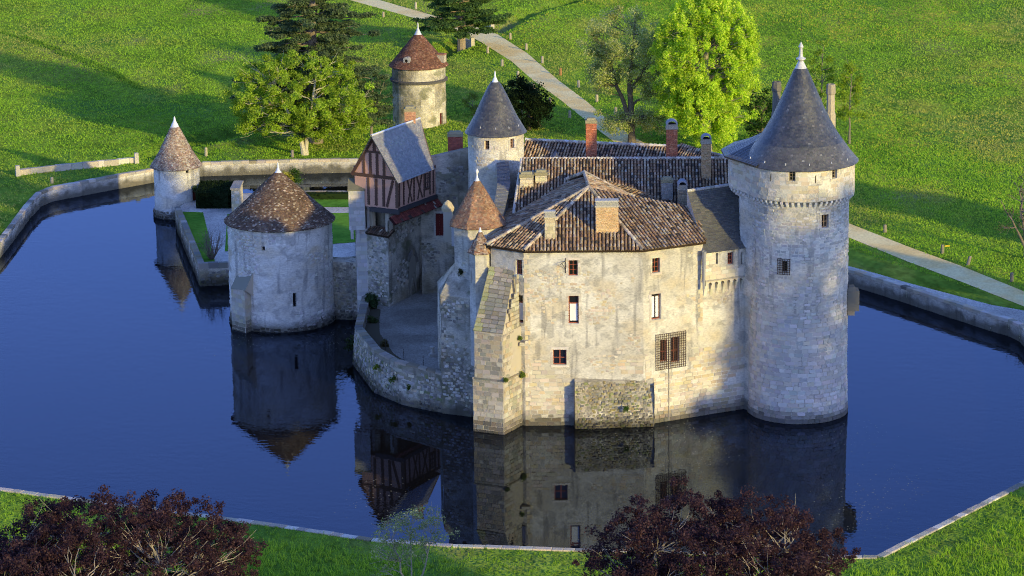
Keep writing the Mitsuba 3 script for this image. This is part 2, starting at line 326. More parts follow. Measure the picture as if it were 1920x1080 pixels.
def tile_cone(mb, c, prof, h=.14, w=.2, pal=CANAL, lift=.035, sides=0, phase=0., arc=None, base=(.06, .05, .045), jit=.03, low=None):
    "courses of flat tiles or slates up a round (or many-sided) roof; prof: (radius, z) from eave to tip"
    prof = np.asarray(prof, float); s = np.r_[0, np.cumsum(np.linalg.norm(np.diff(prof, axis=0), axis=1))]
    def R(th):
        if not sides: return np.ones_like(th)
        k = 2 * np.pi / sides; return math.cos(k / 2) / np.cos((th - phase) % k - k / 2)
    nb = 48 if not sides else sides * 4; tb = np.arange(nb) * 2 * np.pi / nb + phase
    vb = np.concatenate([np.c_[c[0] + r * R(tb) * np.cos(tb), c[1] + r * R(tb) * np.sin(tb), np.full(nb, c[2] + z - .03)] for r, z in np.vstack([[prof[0][0] - .3, prof[0][1] - .08], prof])])
    i = np.arange(nb); j = (i + 1) % nb
    mb.add(vb, np.vstack([np.c_[i + k * nb, j + k * nb, j + (k + 1) * nb, i + (k + 1) * nb] for k in range(len(prof))]), base)
    a, V, F, C, cnt = 0., [], [], [], 0
    fq = np.array([[0, 1, 2, 3], [4, 5, 1, 0]])
    while a < s[-1] - .02:
        b = min(a + h * 1.25, s[-1]); ra, za = np.interp(a, s, prof[:, 0]), np.interp(a, s, prof[:, 1]); rb, zb = np.interp(b, s, prof[:, 0]), np.interp(b, s, prof[:, 1])
        nt = max(6, int(2 * np.pi * ra / w)); t0 = rng.uniform(0, 6); pl_ = low[1] if low and za < low[0] else pal
        sl = np.array([ra - rb, zb - za]); sl /= max(np.linalg.norm(sl), 1e-9)
        for q in range(nt):
            t1, t2 = t0 + q * 2 * np.pi / nt, t0 + (q + .97) * 2 * np.pi / nt
            if arc and not (arc[0] < (t1 - arc[0]) % (2 * np.pi) + arc[0] < arc[1]): continue
            l1, l2 = lift + rng.uniform(0, jit), lift + rng.uniform(0, jit); dz = rng.uniform(-.03, .02)
            k1, k2 = R(np.array([t1]))[0], R(np.array([t2]))[0]
            def pt(t, r, z, l, k): return [c[0] + (r * k + l * sl[1]) * math.cos(t), c[1] + (r * k + l * sl[1]) * math.sin(t), c[2] + z + l * sl[0]]
            V.append([pt(t1, ra, za + dz * .5, l1, k1), pt(t2, ra, za + dz * .5, l2, k2), pt(t2, rb, zb, .008, k2), pt(t1, rb, zb, .008, k1), pt(t1, ra, za, -.02, k1), pt(t2, ra, za, -.02, k2)])
            F.append(fq + cnt); pm = np.array([[c[0] + ra * math.cos(t1), c[1] + ra * math.sin(t1), c[2] + za]]); wr = (1.9 if rng.random() < .018 else 1.) * (.62 + .5 * meshkit.noise(pm * .9, 3)[0] + .3 * meshkit.noise(pm * [2.2, 2.2, .5], 4)[0]); C.append(np.repeat(np.clip(tint(pl_[rng.integers(len(pl_))], .18) * wr, .005, .8)[None], 6, 0)); cnt += 6
        a += h
    return mb.add(np.concatenate(V), np.concatenate(F), np.concatenate(C))
def finial(parent, c, prof, name='finial', col=(.60, .61, .63)):
    m = MB(); m.lathe(prof, c, 14, col); return put(name, m, 'm_gloss', parent, smooth=True)
SLATE = [(.046, .050, .060), (.058, .060, .068), (.038, .041, .049), (.066, .066, .067)]
BROWN = [(.155, .10, .067), (.19, .125, .082), (.13, .083, .058), (.23, .165, .112), (.15, .107, .082)]
RUSTY = [(.30, .165, .095), (.25, .13, .08), (.34, .21, .13), (.22, .14, .095), (.28, .19, .125)]
LICHEN = [(.36, .28, .20), (.42, .34, .25), (.30, .21, .15), (.45, .39, .30), (.33, .22, .15), (.25, .18, .14)]
BRICK = [(.50, .16, .085), (.55, .19, .10), (.44, .14, .08), (.58, .23, .13)]
YBRICK = [(.62, .40, .20), (.66, .44, .23), (.56, .35, .17), (.68, .48, .28)]
def chimney(parent, x, y, w, d, z0, z1, pal, cap='slab', rot=0., label=None, mortar=(.36, .31, .25), bh=.11, bw=.26, name='chimney'):
    k = newkey(name, parent)
    if label: labels[k] = {'label': label}
    core = MB(); core.box((x, y, (z0 + z1) / 2), (w - .03, d - .03, z1 - z0), rot, mortar); put('core', core, 'm_stone', k)
    R = lambda a: np.array([math.cos(a), math.sin(a)]); ex, ey = R(rot), R(rot + math.pi / 2); c = np.array([x, y]); m = MB()
    for sx, sy, L in ((-ex, -ey, w), (ex, ey, w), (ey, -ex, d), (-ey, ex, d)):
        # face whose outward normal is sy
        half = (d if abs(sy @ ey) > .5 else w) / 2
        a = c + sy * half - sx * L / 2 * (1 if True else 1); b = c + sy * half + sx * L / 2
        S = flat(a, b)
        if S.n[:2] @ sy < 0: S = flat(b, a)
        for u0, u1, q0, q1 in courses(S, 0, L, z0 + .2, z1 - .02, bh, bw, hj=.03): block(m, S, u0 + .006, u1 - .006, q0 + .006, q1 - .006, .012, tint(pal[rng.integers(len(pal))], .10), .006, back=-.02)
    put('brickwork', m, 'm_stone', k, kind='stuff')
    cp = MB()
    if cap == 'slab':
        cp.box((x, y, z1 + .05), (w + .16, d + .16, .12), rot, (.45, .42, .36)); cp.box((x, y, z1 + .28), (w + .02, d + .02, .34), rot, (.36, .35, .31)); cp.box((x, y, z1 + .49), (w + .10, d + .10, .08), rot, (.50, .49, .45))
    elif cap == 'arch':
        cp.box((x, y, z1 + .06), (w + .14, d + .14, .14), rot, (.45, .39, .30)); cp.box((x, y, z1 + .26), (w + .04, d + .04, .28), rot, (.42, .36, .27), .94)
        n = 9; th = np.linspace(0, np.pi, n); prof = np.c_[-(w / 2 + .05) * np.cos(th), .40 + .38 * np.sin(th)]
        v = [np.r_[c + ex * a + ey * s * (d / 2 + .05), z1 + b] for s in (-1, 1) for a, b in prof] + [np.r_[c + ex * a * .8 + ey * s * (d / 2 + .05), z1 + b - .09] for s in (-1, 1) for a, b in prof]
        i = np.arange(n - 1); f = np.vstack([np.c_[i, i + 1, i + 1 + n, i + n], np.c_[i + 2 * n, i + 1 + 2 * n, i + 1, i], np.c_[i + n, i + n + 1, i + 3 * n + 1, i + 3 * n], np.c_[i + 2 * n, i + 3 * n, i + 3 * n + 1, i + 2 * n + 1]])
        cp.add(v, f, (.34, .35, .38))
        cp.box((x, y, z1 + .38), (w * .5, d * .9, .14), rot, (.05, .05, .05))
    elif cap == 'rough':
        cp.box((x, y, z1 + .12), (w + .12, d + .12, .26), rot, (.30, .27, .17)); cp.box((x, y, z1 + .33), (w - .1, d - .1, .2), rot, (.33, .30, .19), .8)
    put('cap', cp, 'm_stone', k)
    return k

# ------------------------------------------------------------------ the setting
GZ = 1.5
MOAT = [(-51.4, 317.3), (-51.1, 325.5), (-50.9, 334.2), (-50.5, 340.1), (-49.5, 342.6), (-44.3, 347.4), (-39.4, 351.6), (-34.4, 354.4), (-28.4, 354.9), (-23.7, 355.2), (-17.1, 355.3),
        (-5, 352), (8, 340), (22, 321), (32.1, 301.8), (34.6, 298.1), (37.0, 294.3), (39.9, 289.6), (43.4, 284.0), (44.7, 282.2), (45.4, 280.3), (45.6, 277.8), (45.4, 271.4), (45.0, 262.), (43.2, 248.), (38.7, 234.7), (25.6, 217.8), (23.9, 217.9),
        (4.3, 220.2), (-4.5, 221.5), (-10.3, 223.0), (-15.8, 225.8), (-22.4, 228.8), (-30.7, 232.3), (-39.3, 236.2), (-49., 246.), (-54., 268.), (-54.5, 296.)]
MOATP = Polygon(MOAT)
DITCH = LineString([(22, 490), (9.8, 465.4), (3.5, 454.1), (0.5, 445.4), (-1.4, 439.5), (-5.3, 430.5), (-9.2, 421.0), (-16, 402), (-24, 385), (-28.8, 377.3), (-31.1, 372.7), (-36.5, 365.4), (-42, 357.5)])
PATH_A = [(-23.1, 466.7), (-13.0, 449.7), (-6.3, 437.5), (-3.9, 430.5), (0.3, 415.4), (2.9, 402.1), (6.0, 389.5), (8.7, 377.1), (10.7, 368.1), (15, 350), (22, 334.5), (28, 324.5), (33.6, 315.0), (38.2, 304.7), (42.3, 296.5), (46.8, 286.9), (51, 276), (54, 262)]
PATH_B = [(-18.8, 466.4), (-11.0, 452.7), (-5.0, 443.0), (-1.5, 435.8), (2.4, 421.1), (6.1, 401.9), (9.3, 387.7), (11.9, 374.3), (13.6, 368.0), (18, 353), (24, 339), (29, 329.5), (34.4, 320.8), (39.2, 310.4), (43.3, 302.3), (47.8, 292.1), (53, 279), (56.5, 262)]
PATHP = Polygon([(-60, 505), (-40, 486)] + PATH_A + PATH_B[::-1] + [(-38, 488), (-57, 506)]).buffer(0)
STRIP = Polygon([(32.2, 303.3), (34.8, 299.9), (37.2, 296.3), (40.3, 292.3), (43.9, 287.6), (46.6, 285.4), (48.6, 283.5), (49.5, 276), (46.1, 271.4), (46.1, 278.0), (45.9, 280.5), (45.1, 282.5), (43.8, 284.3), (40.3, 289.9), (37.4, 294.6), (35.0, 298.4), (32.5, 302.1)])
def ground_z(x, y):
    pts = shapely.points(np.c_[x, y]); z = np.full(len(x), GZ)
    q = np.c_[x, y, np.zeros(len(x))]
    away = np.clip((shapely.distance(MOATP, pts) - 3) / 8, 0, 1) * np.clip((shapely.distance(PATHP, pts) - 1.0) / 6, 0, 1) * np.clip((shapely.distance(STRIP, pts) - .5) / 3, 0, 1)
    z = z + away * (.7 * (meshkit.noise(q * [.045, .03, 1], 3) - .5) + .28 * (meshkit.noise(q * .22, 5) - .5) + .14 * (meshkit.noise(q * .7, 8) - .5))
    dd = shapely.distance(DITCH, pts); open_ = np.clip((shapely.distance(PATHP, pts) - .6) / 1.2, 0, 1)
    z = z - open_ * (1.25 * np.exp(-(dd / 1.25) ** 2) - .22 * np.exp(-((dd - 3.0) / 1.0) ** 2))
    return z
# rows of points that get finer towards the camera's side of the scene, ringed out to the horizon
gx, gy = np.meshgrid(np.arange(-78, 79, 1.25), np.arange(176, 512, 1.25)); pts = np.c_[gx.ravel(), gy.ravel()]; pts = pts + rng.uniform(-.35, .35, pts.shape)
dp = shapely.points(pts); pts = pts[(shapely.distance(MOATP, dp) > .9)]
ring = MOATP.buffer(.45, join_style=2).exterior; ringp = np.array([ring.interpolate(s).coords[0] for s in np.arange(0, ring.length, .6)])
far = np.array([(a, b) for a in np.linspace(-1800, 1800, 25) for b in np.linspace(-900, 3600, 31) if not (-95 < a < 95 and 160 < b < 525)])
fan = np.array([(a, b) for a in np.linspace(-160, 160, 20) for b in np.linspace(100, 620, 26) if not (-82 < a < 82 and 172 < b < 516)])
# fine points along the ditch
P = np.vstack([pts, ringp, far, fan]); P = np.unique(np.round(P, 3), axis=0)
D = Delaunay(P); tri = D.simplices; cen = P[tri].mean(1)
tri = tri[~shapely.contains(Polygon(ring), shapely.points(cen))]
a_, b_ = P[tri[:, 1]] - P[tri[:, 0]], P[tri[:, 2]] - P[tri[:, 0]]; fl = (a_[:, 0] * b_[:, 1] - a_[:, 1] * b_[:, 0]) < 0; tri[fl] = tri[fl][:, ::-1]
g = MB(); g.add(np.c_[P, ground_z(P[:, 0], P[:, 1])], tri)
whole('ground', g, 'm_grass', 'sunlit green meadow and lawns all round the moat', 'meadow', kind='structure', smooth=True)
def sheet(name, poly, z, mat, label, cat, step=1.5):
    poly = shapely.segmentize(poly, step); v, f = trimesh.creation.triangulate_polygon(poly, engine='earcut'); m = MB(); m.add(np.c_[v, np.full(len(v), z)], f)
    whole(name, m, mat, label, cat, kind='structure')
sheet('gravel_path', PATHP, GZ + .03, 'm_gravel', 'pale gravel drive curving across the meadow behind the castle', 'path')
sheet('gravel_path', STRIP, GZ + .03, 'm_grey_gravel', 'narrow gravel strip along the top of the right moat wall', 'path')
m = MB(); v, f = trimesh.creation.triangulate_polygon(MOATP.buffer(.5), engine='earcut'); m.add(np.c_[v, np.zeros(len(v))], f)
whole('water', m, 'm_water', 'still dark blue moat water reflecting the castle', 'water', kind='structure')
m = MB(); m.add(np.c_[v, np.full(len(v), -2.5)], f)
whole('moat_bed', m, 'm_bed', 'dark mud bed under the moat water', 'moat bed', kind='structure')

# outer moat wall with its coping stones
mw = thing('moat_wall', 'long pale stone retaining wall round the outer bank of the moat', 'wall')
m = MB(); co = [np.array(p) for p in MOATP.exterior.coords][:-1]
if MOATP.exterior.is_ccw: co = co[::-1]
# clockwise ring: the water lies to the right of each edge
rest, n_cop = MB(), 0
edges = []
for i in range(len(co)):
    a, b = co[i], co[(i + 1) % len(co)]; edges.append((a, b))
    S = flat(a, b); wall_grid(m, S, 0, S.L, -2.4, GZ - .17, step=.45, amp=.05, seed=11 + i)
put('face', m, 'm_wall', mw, smooth=False)
cops = []
for a, b in edges:
    S = flat(a, b); u = 0.
    while u < S.L - .05:
        w = min(rng.uniform(.8, 1.5), S.L - u); w = S.L - u if S.L - u - w < .4 else w
        mid = S(u + w / 2, GZ, .2)
        cops.append((float(mid[1]) if mid[1] > 150 else 1e9, S, u, u + w)); u += w
def visible_rank(c):
    S, u0, u1 = c[1:]; p = S((u0 + u1) / 2, GZ); hid = (-16 < p[0] < 31 and p[1] > 300)
    out = abs(p[0]) > .162 * p[1] + 1
    return (hid or out, p[1])
for i, c in enumerate(sorted(cops, key=visible_rank)):
    S, u0, u1 = c[1:]; tz = rng.uniform(-.02, .03); q = MB() if i < 290 else rest
    v = [S(u, z, d) for u in (u0 + .012, u1 - .012) for d in (-.09, .52) for z in (GZ - .2, GZ + .07 + tz)]
    v += [S(u, GZ + .10 + tz, d) for u in (u0 + .04, u1 - .04) for d in (-.04, .47)]
    q.add(v, [[0, 1, 5, 4], [2, 6, 7, 3], [0, 2, 3, 1], [4, 5, 7, 6], [0, 4, 6, 2], [1, 8, 10, 5], [5, 10, 11, 7], [7, 11, 9, 3], [3, 9, 8, 1], [8, 9, 11, 10]], stonecol(LIME if rng.random() < .8 else DARKLIME, 9, .12))
    if i < 290: put('coping_stone', q, 'm_stone', mw)
put('coping', rest, 'm_stone', mw, kind='stuff')

# ------------------------------------------------------------------ keep tower
KC = (23.69, 259.68); KR = 4.03
kt = thing('keep_tower', 'tall round stone keep with a big blue slate cone roof, right end of the castle', 'tower')
bat = lambda z: .13 * np.clip((5 - z) / 5, 0, 1) ** 1.5
SK = cyl(KC, KR, bat); thK = lambda deg: math.radians(deg) * KR
ops = [(thK(-68.4), thK(-59.5), 16.45, 17.54), (thK(-115.2), thK(-108.6), 12.83, 13.73)]
m = MB(); wall_grid(m, SK, -math.pi * KR, math.pi * KR, -2.4, 18.7, ops, step=.33, amp=.025, depth=.5, seed=4)
m.lathe([(3.3, -2), (3.3, 18.6)], (*KC, 0), 24)
shaft = put('shaft', m, 'm_wall', kt)
win_holes = [(o[0] - .15, o[1] + .15, o[2] - .15, o[3] + .15) for o in ops]
cells = courses(SK, -math.pi * KR * .99, math.pi * KR * .03, -.3, 9.4, .34, .62)
big = set(sorted(range(len(cells)), key=lambda i: -((cells[i][1] - cells[i][0]) * max(0, -math.sin((cells[i][0] + cells[i][1]) / 2 / KR)) if cells[i][2] > -.1 else 0))[:300])
rest = MB()
KPAL = [(.57, .55, .51), (.62, .60, .56), (.53, .51, .47), (.51, .485, .435), (.58, .535, .46), (.47, .46, .435)]
for i, (u0, u1, z0, z1) in enumerate(cells):
    q = MB() if i in big else rest
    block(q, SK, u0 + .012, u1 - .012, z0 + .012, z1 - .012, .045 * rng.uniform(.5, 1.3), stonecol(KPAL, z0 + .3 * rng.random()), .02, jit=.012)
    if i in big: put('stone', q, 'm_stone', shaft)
for u0, u1, z0, z1 in courses(SK, -math.pi * KR * .99, math.pi * KR * .03, 9.4, 18.3, .27, .42, win_holes):
    if rng.random() < .75: block(rest, SK, u0 + .02, u1 - .02, z0 + .02, z1 - .02, .035 * rng.uniform(.3, 1.3), stonecol(KPAL, 9, .14) * .95, .03, jit=.025)
put('stonework', rest, 'm_stone', shaft, kind='stuff')
window(kt, SK, *ops[0], style='cross', frame=(.30, .2, .12))
window(kt, SK, *ops[1], style='open', surround=False)
grille(kt, SK, thK(-119.9), thK(-105.5), 12.62, 13.92)
# stair block that leans against the keep on the roof side, under the same parapet
blk = [(20.6, 257.2), (18.9, 260.2), (19.0, 263.6), (21.2, 266.2), (24.5, 263.0)]
m = MB()
for i in range(3):
    S = flat(blk[i + 1], blk[i]); wall_grid(m, S, 0, S.L, 10.0, 18.7, step=.3, amp=.03, seed=40 + i)
    for u0, u1, z0, z1 in courses(S, 0, S.L, 12.5, 18.3, .3, .5):
        if rng.random() < .6: block(m, S, u0 + .02, u1 - .02, z0 + .02, z1 - .02, .03 * rng.uniform(.3, 1.2), (.5, .5, .5), .03, jit=.02)
m.prism([(20.9, 257.4), (19.2, 260.3), (19.3, 263.4), (21.2, 265.8), (24.5, 263.0)][::-1], 0, 18.6)
put('stair_block', m, 'm_wall', kt)
# parapet: round, with the hull out to the stair block
def ring_pts(r, n=72):
    c = [Point(KC).buffer(r, 32)] + ([Polygon([(18.3, 258.7), (18.0, 262.6), (19.2, 265.6), (22, 267.0), (25, 263)]).buffer(r - 4.48)])
    return shapely.union_all(c).convex_hull if False else shapely.union_all([c[0], MultiPoint([(18.15, 261.0), (18.05, 263.0), (19.2, 265.6), (22, 266.9), (20.3, 257.2)]).convex_hull.buffer(r - 4.48) if r > 4.49 else MultiPoint([(18.15, 261.0), (18.05, 263.0), (19.2, 265.6), (22, 266.9), (20.3, 257.2)]).convex_hull])
par = ring_pts(4.48); par = par.buffer(.05).buffer(-.05)
pc = np.array(par.exterior.coords)[:-1]
if par.exterior.is_ccw is False: pc = pc[::-1]
def loop_surface(poly):
    ex = poly.exterior; co_ = np.array(ex.coords);
    if not ex.is_ccw: co_ = co_[::-1]
    seg = np.linalg.norm(np.diff(co_, axis=0), axis=1); cum = np.r_[0, np.cumsum(seg)]
    def S(u, z, d=0.):
        u, z, d = np.broadcast_arrays(*[np.asarray(x, float) for x in (u, z, d)]); uu = u % cum[-1]
        k = np.clip(np.searchsorted(cum, uu, side='right') - 1, 0, len(seg) - 1)
        w = ((uu - cum[k]) / seg[k])[..., None]; p = co_[k] * (1 - w) + co_[k + 1] * w; tt = (co_[k + 1] - co_[k]) / seg[k][..., None]
        n = np.stack([tt[..., 1], -tt[..., 0]], -1); p = p - n * d[..., None]
        return np.concatenate([p, z[..., None]], -1)
    S.L = cum[-1]; S.poly = co_
    S.at = lambda x, y: float(LineString(co_).project(Point(x, y)))
    return S
SP = loop_surface(par)
def up_(deg): return SP.at(KC[0] + 4.48 * math.cos(math.radians(deg)), KC[1] + 4.48 * math.sin(math.radians(deg)))
ops = [(up_(-106.7), up_(-99.6), 20.5, 21.38), (up_(-59.8), up_(-53.2), 20.55, 21.33), (up_(-127.5), up_(-126.), 20.37, 20.95), (up_(-79.3), up_(-78.), 20.33, 20.95)]
m = MB(); wall_grid(m, SP, 0, SP.L, 18.75, 21.55, ops, step=.35, amp=.012, depth=.4, seed=60)
inner = par.buffer(-.5); m.prism(np.array(inner.exterior.coords)[:-1], 18.7, 21.5); under = MB()
v, f = trimesh.creation.triangulate_polygon(par, engine='earcut'); m.add(np.c_[v, np.full(len(v), 18.75)], f[:, ::-1])
pp = put('parapet', m, 'm_wall', kt)
rest = MB(); hol = [(o[0] - .12, o[1] + .12, o[2] - .12, o[3] + .12) for o in ops]
for u0, u1, z0, z1 in courses(SP, 0, SP.L, 18.8, 21.5, .33, .75, hol): block(rest, SP, u0 + .008, u1 - .008, z0 + .008, z1 - .008, .02, stonecol([(.62, .56, .45), (.58, .52, .42), (.64, .59, .49), (.55, .47, .35)]), .012, jit=.006)
put('stonework', rest, 'm_stone', pp, kind='stuff')
for o in ops[:2]: window(kt, SP, *o, style='small', frame=(.25, .2, .15))
for o in ops[2:]: window(kt, SP, *o, style='open', surround=False)
# corbels
u = 0.; k = 0
while u < SP.L - .3:
    q = MB()
    for dz, pr in ((0, .0), (.2, .19), (.4, .38)):
        z0 = 18.72 - .2 - dz + .0
        v = [SP(uu, z, d) for uu in (u, u + .2) for d in (.02 + pr, .8) for z in (z0 + .004, z0 + .2)]
        q.add(v, BOXF, stonecol(KPAL[:3]))
    put('corbel', q, 'm_stone', kt); u += .48
# roof: slate cone with a bell eave, and the hipped skirt over the stair block
prof = [(4.78, 21.36), (4.15, 22.1), (3.35, 23.2), (2.85, 23.95), (2.38, 24.8), (1.72, 26.2), (1.22, 27.35), (.80, 28.3), (.50, 28.95)]
m = MB(); SL2 = [(.085, .083, .078), (.098, .094, .086), (.075, .074, .072)]
kp = np.array(prof)
tile_cone(m, (*KC, 0), kp, h=.15, w=.22, pal=SLATE, lift=.012, jit=.008, base=(.03, .03, .035), low=(22.9, SL2))
roof = put('roof', m, 'm_slate', kt)
m = MB(); sk = shapely.union_all([MultiPoint([(17.6, 260.6), (17.5, 263.3), (18.8, 266.3), (22, 267.5), (19.9, 256.6)]).convex_hull.buffer(.02)])
skc = np.array(sk.exterior.coords)[:-1]; apex = np.array([KC[0] - .6, KC[1] + .4, 25.4]); i = np.arange(len(skc)); j = (i + 1) % len(skc)
skz = np.c_[skc, np.full(len(skc), 21.5)]; nrow = 34; V = []
cx_, cy_ = KC
for rI in range(nrow + 1):
    t_ = rI / nrow; V.append(skz * (1 - t_) + apex * t_ + np.array([0, 0, -.9 * math.sin(math.pi * t_) * .55]))
sm = MB(); 
for rI in range(nrow):
    a, b = V[rI] + [0, 0, .03], V[rI + 1]; sm.add(np.vstack([a, b]), np.c_[i, j, j + len(i), i + len(i)], tint(SLATE[rng.integers(4)], .1))
sm.add(np.vstack([skz + [0, 0, .03], skz - [0, 0, .12]]), np.c_[i, j, j + len(i), i + len(i)][:, ::-1], (.03, .03, .03))
put('skirt_roof', sm, 'm_slate', kt)
finial(kt, (*KC, 0), [(.56, 28.8), (.46, 29.0), (.22, 29.5), (.20, 29.56), (.38, 29.66), (.40, 29.76), (.22, 29.84), (.17, 29.9), (.115, 30.6), (.21, 30.66), (.2, 30.74), (.02, 31.1)], col=(.50, .50, .50))
m = MB(); m.tube([(*KC, 31.05), (*KC, 33.9)], [.022, .012], 5, (.05, .05, .05)); put('lightning_rod', m, 'm_matte', kt)
m = MB()
for deg in np.arange(-160, -10, 25.):
    t_ = math.radians(deg); p = np.array([KC[0] + 4.42 * math.cos(t_), KC[1] + 4.42 * math.sin(t_), 21.86]); m.box(p, (.11, .05, .17), t_, (.62, .63, .66), .5)
    if int(deg) % 50 == 0: p = np.array([KC[0] + 1.45 * math.cos(t_), KC[1] + 1.45 * math.sin(t_), 26.95]); m.box(p, (.09, .04, .12), t_, (.62, .63, .66), .5)
put('roof_hook', m, 'm_gloss', kt, kind='stuff')
for nm, x, y, zt, lab in (('chimney', 22.1, 264.0, 27.05, 'dark slender stone chimney left behind the slate cone'), ('chimney', 26.55, 263.6, 26.85, 'pale slender stone chimney right behind the slate cone')):
    k = newkey(nm, kt); labels[k] = {'label': lab}; m = MB(); c_ = (.45, .39, .29) if x > 24 else (.20, .19, .17)
    m.lathe([(.44, 21.0), (.42, 24.3), (.36, 24.5), (.33, zt - .9), (.33, zt - .85)], (x, y, 0), 8, c_); put('shaft', m, 'm_stone', k)
    m = MB(); m.lathe([(.33, zt - .85), (.41, zt - .8), (.37, zt - .05), (.30, zt), (.2, zt), (.2, zt - .3)], (x, y, 0), 8, np.array(c_) * .8); put('cap', m, 'm_stone', k)
# bracket block on the right flank
S = flat((27.55, 257.2), (28.6, 260.2)); m = MB(); m.box((28.1, 259.2, 9.6), (1.0, 1.3, 1.7), 0, (.19, .18, .15)); m.box((28.0, 259.2, 10.6), (.8, 1.2, .35), 0, (.16, .155, .13), .6); m.box((27.95, 259.2, 8.55), (.6, 1.0, .4), 0, (.26, .24, .2))
put('latrine', m, 'm_stone', kt, label='small grey stone latrine box jutting from the right flank')

# ------------------------------------------------------------------ main castle building
A, B, R_, EL = np.array([.96, 256.12]), np.array([10.70, 255.85]), np.array([19.73, 260.41]), np.array([-1.7, 258.0])
cb = thing('castle_building', 'large cream limestone castle building with canal tile hip roofs and tall chimneys', 'castle')
SA, SB, SE = flat(A, B), flat(B, R_), flat(EL, A)
o1, o2, o3 = (3.67, 4.4, 12.71, 14.01), (3.64, 4.46, 8.67, 11.01), (2.34, 3.43, 5.19, 6.46)
o4, o5, g1, g2 = (.83, 1.53, 12.8, 14.01), (.77, 1.62, 8.84, 11.0), (1.6, 2.2, 5.16, 7.02), (2.55, 3.35, 4.97, 7.11)
l1, l2 = (2.5, 3.1, 12.77, 14.02), (2.5, 3.15, 8.7, 11.05)
m = MB(); ZE = 14.9
wall_grid(m, SA, 0, SA.L, -2.4, ZE, [o1, o2, o3], .3, .03, .5, seed=71)
wall_grid(m, SB, 0, 5.6, -2.4, ZE + .1, [o4, o5, g1, g2], .3, .03, .5, seed=72)
wall_grid(m, SB, 5.6, SB.L, -2.4, 11.6, [], .3, .03, .5, seed=72)
wall_grid(m, SE, 0, SE.L, -2.4, ZE, [l1, l2], .3, .02, .4, seed=73)
D_, BK1, BK2, EL0 = np.array([14.7, 263.3]), np.array([9.5, 275.5]), np.array([.2, 275.]), np.array([-.2, 273.9])
Cc = SB(5.6, 0)[:2]
for a, b, z in ((Cc, D_, ZE), (D_, BK1, ZE), (BK1, EL0, ZE), (EL0, EL, ZE)): S = flat(a, b); wall_grid(m, S, 0, S.L, -2.4, z, step=1.0, amp=0)
inn = Polygon([EL, A, B, Cc, D_, BK1, EL0]).buffer(-.62, join_style=2); m.prism(np.array(inn.exterior.coords)[:-1], -2, ZE - .1)
wl = put('wall', m, 'm_wall', cb)
for S, o, st in ((SA, o1, 'small'), (SA, o2, 'blind'), (SA, o3, 'cross'), (SB, o4, 'small'), (SB, o5, 'whiteblind'), (SE, l1, 'small'), (SE, l2, 'blind')): window(cb, S, *o, style=st)
for o in (g1, g2): window(cb, SB, *o, style='cross', surround=False)
grille(cb, SB, 1.12, 3.94, 4.53, 7.53, .2)
# lower masonry, quoins: single stones
pier = (3.95, 10.7, -1, 4.2)
grow = lambda o, e=.35: (o[0] - e, o[1] + e, o[2] - e, o[3] + e)
cells = [(SA, c) for c in courses(SA, .35, SA.L, -.3, 5.6, .33, .6, [pier, grow(o3)])] + [(SB, c) for c in courses(SB, .1, SB.L - .1, -.3, 6.0, .33, .62, [(0, .9, -1, 3.2), (1.0, 4.1, 4.4, 7.6)])]
fade = lambda S, c: meshkit.noise(S((c[0] + c[1]) / 2, (c[2] + c[3]) / 2) * .42, 91) + (.55 if c[2] < 2.2 else .28 if c[2] < 4 else 0.02)
cells = [x for x in cells if fade(*x) > .62]
for z in np.arange(-.3, 14.2, .4):
    w = .5 if int(z / .4) % 2 else .3
    cells.append((SA, (.0, w, z, z + .4))); cells.append((SB, (5.6 - .8 + w, 5.6, z, z + .4) if z > 6.5 else (SB.L - .5, SB.L - .1, z, z + .4)))
cells = [c for c in cells if c[1][2] > -.35]
order = sorted(range(len(cells)), key=lambda i: -((cells[i][1][1] - cells[i][1][0]) if cells[i][1][2] > -.1 else 0)); big = set(order[:300]); rest = MB()
WPAL = [(.60, .54, .43), (.56, .50, .39), (.63, .58, .48), (.52, .44, .32), (.58, .48, .32), (.48, .43, .36)]
for i, (S, (u0, u1, z0, z1)) in enumerate(cells):
    q = MB() if i in big else rest
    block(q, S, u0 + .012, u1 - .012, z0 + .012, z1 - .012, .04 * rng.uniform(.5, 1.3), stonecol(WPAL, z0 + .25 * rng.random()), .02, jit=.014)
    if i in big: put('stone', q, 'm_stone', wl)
for S, L, hs in ((SA, SA.L, [pier, grow(o1), grow(o2), grow(o3)]), (SB, 5.5, [grow(o4), grow(o5), (1., 4.1, 4.4, 7.6)]), (SB, 9.8, [(0, 5.6, -2, 20)]), (SE, SE.L, [grow(l1), grow(l2)])):
    rubble(rest, S, .1, L, 4.5, 14.4 if L < 9.79 else 11, .34, .41, 33, WPAL, hs, .4, .03)
put('stonework', rest, 'm_stone', wl, kind='stuff')
# rubble pier against the facade
pr = MB(); pk = newkey('rubble_pier', cb); labels[pk] = {'label': 'mossy rubble pier at the foot of the facade'}
SPf = flat(np.array([5.05, 254.95]), np.array([11.55, 255.45])); cb_ = lambda z: .0
def SPr(u, z, d=0.):
    p = SPf(u, z, d); zz = np.broadcast_to(np.asarray(z, float), np.shape(u) if np.ndim(u) else np.shape(z)); lean = np.clip(zz / 3.9, 0, 1) * .55
    p = p.copy(); p[..., 1] = p[..., 1] + lean; return p
wall_grid(pr, SPr, 0, 6.5, -2.4, 3.85, step=.3, amp=.08, seed=95)
for a, b in (((4.95, 256.3), (5.05, 254.95)), ((11.55, 255.45), (11.6, 256.6))):
    S = flat(a, b); wall_grid(pr, S, 0, S.L, -2.4, 3.6, step=.3, amp=.05, seed=96)
pr.add([SPr(0, 3.85), SPr(6.5, 3.85), (11.6, 256.7, 4.15), (5.0, 256.2, 4.15)], [[0, 1, 2, 3]])
put('core', pr, 'm_dark_wall', pk)
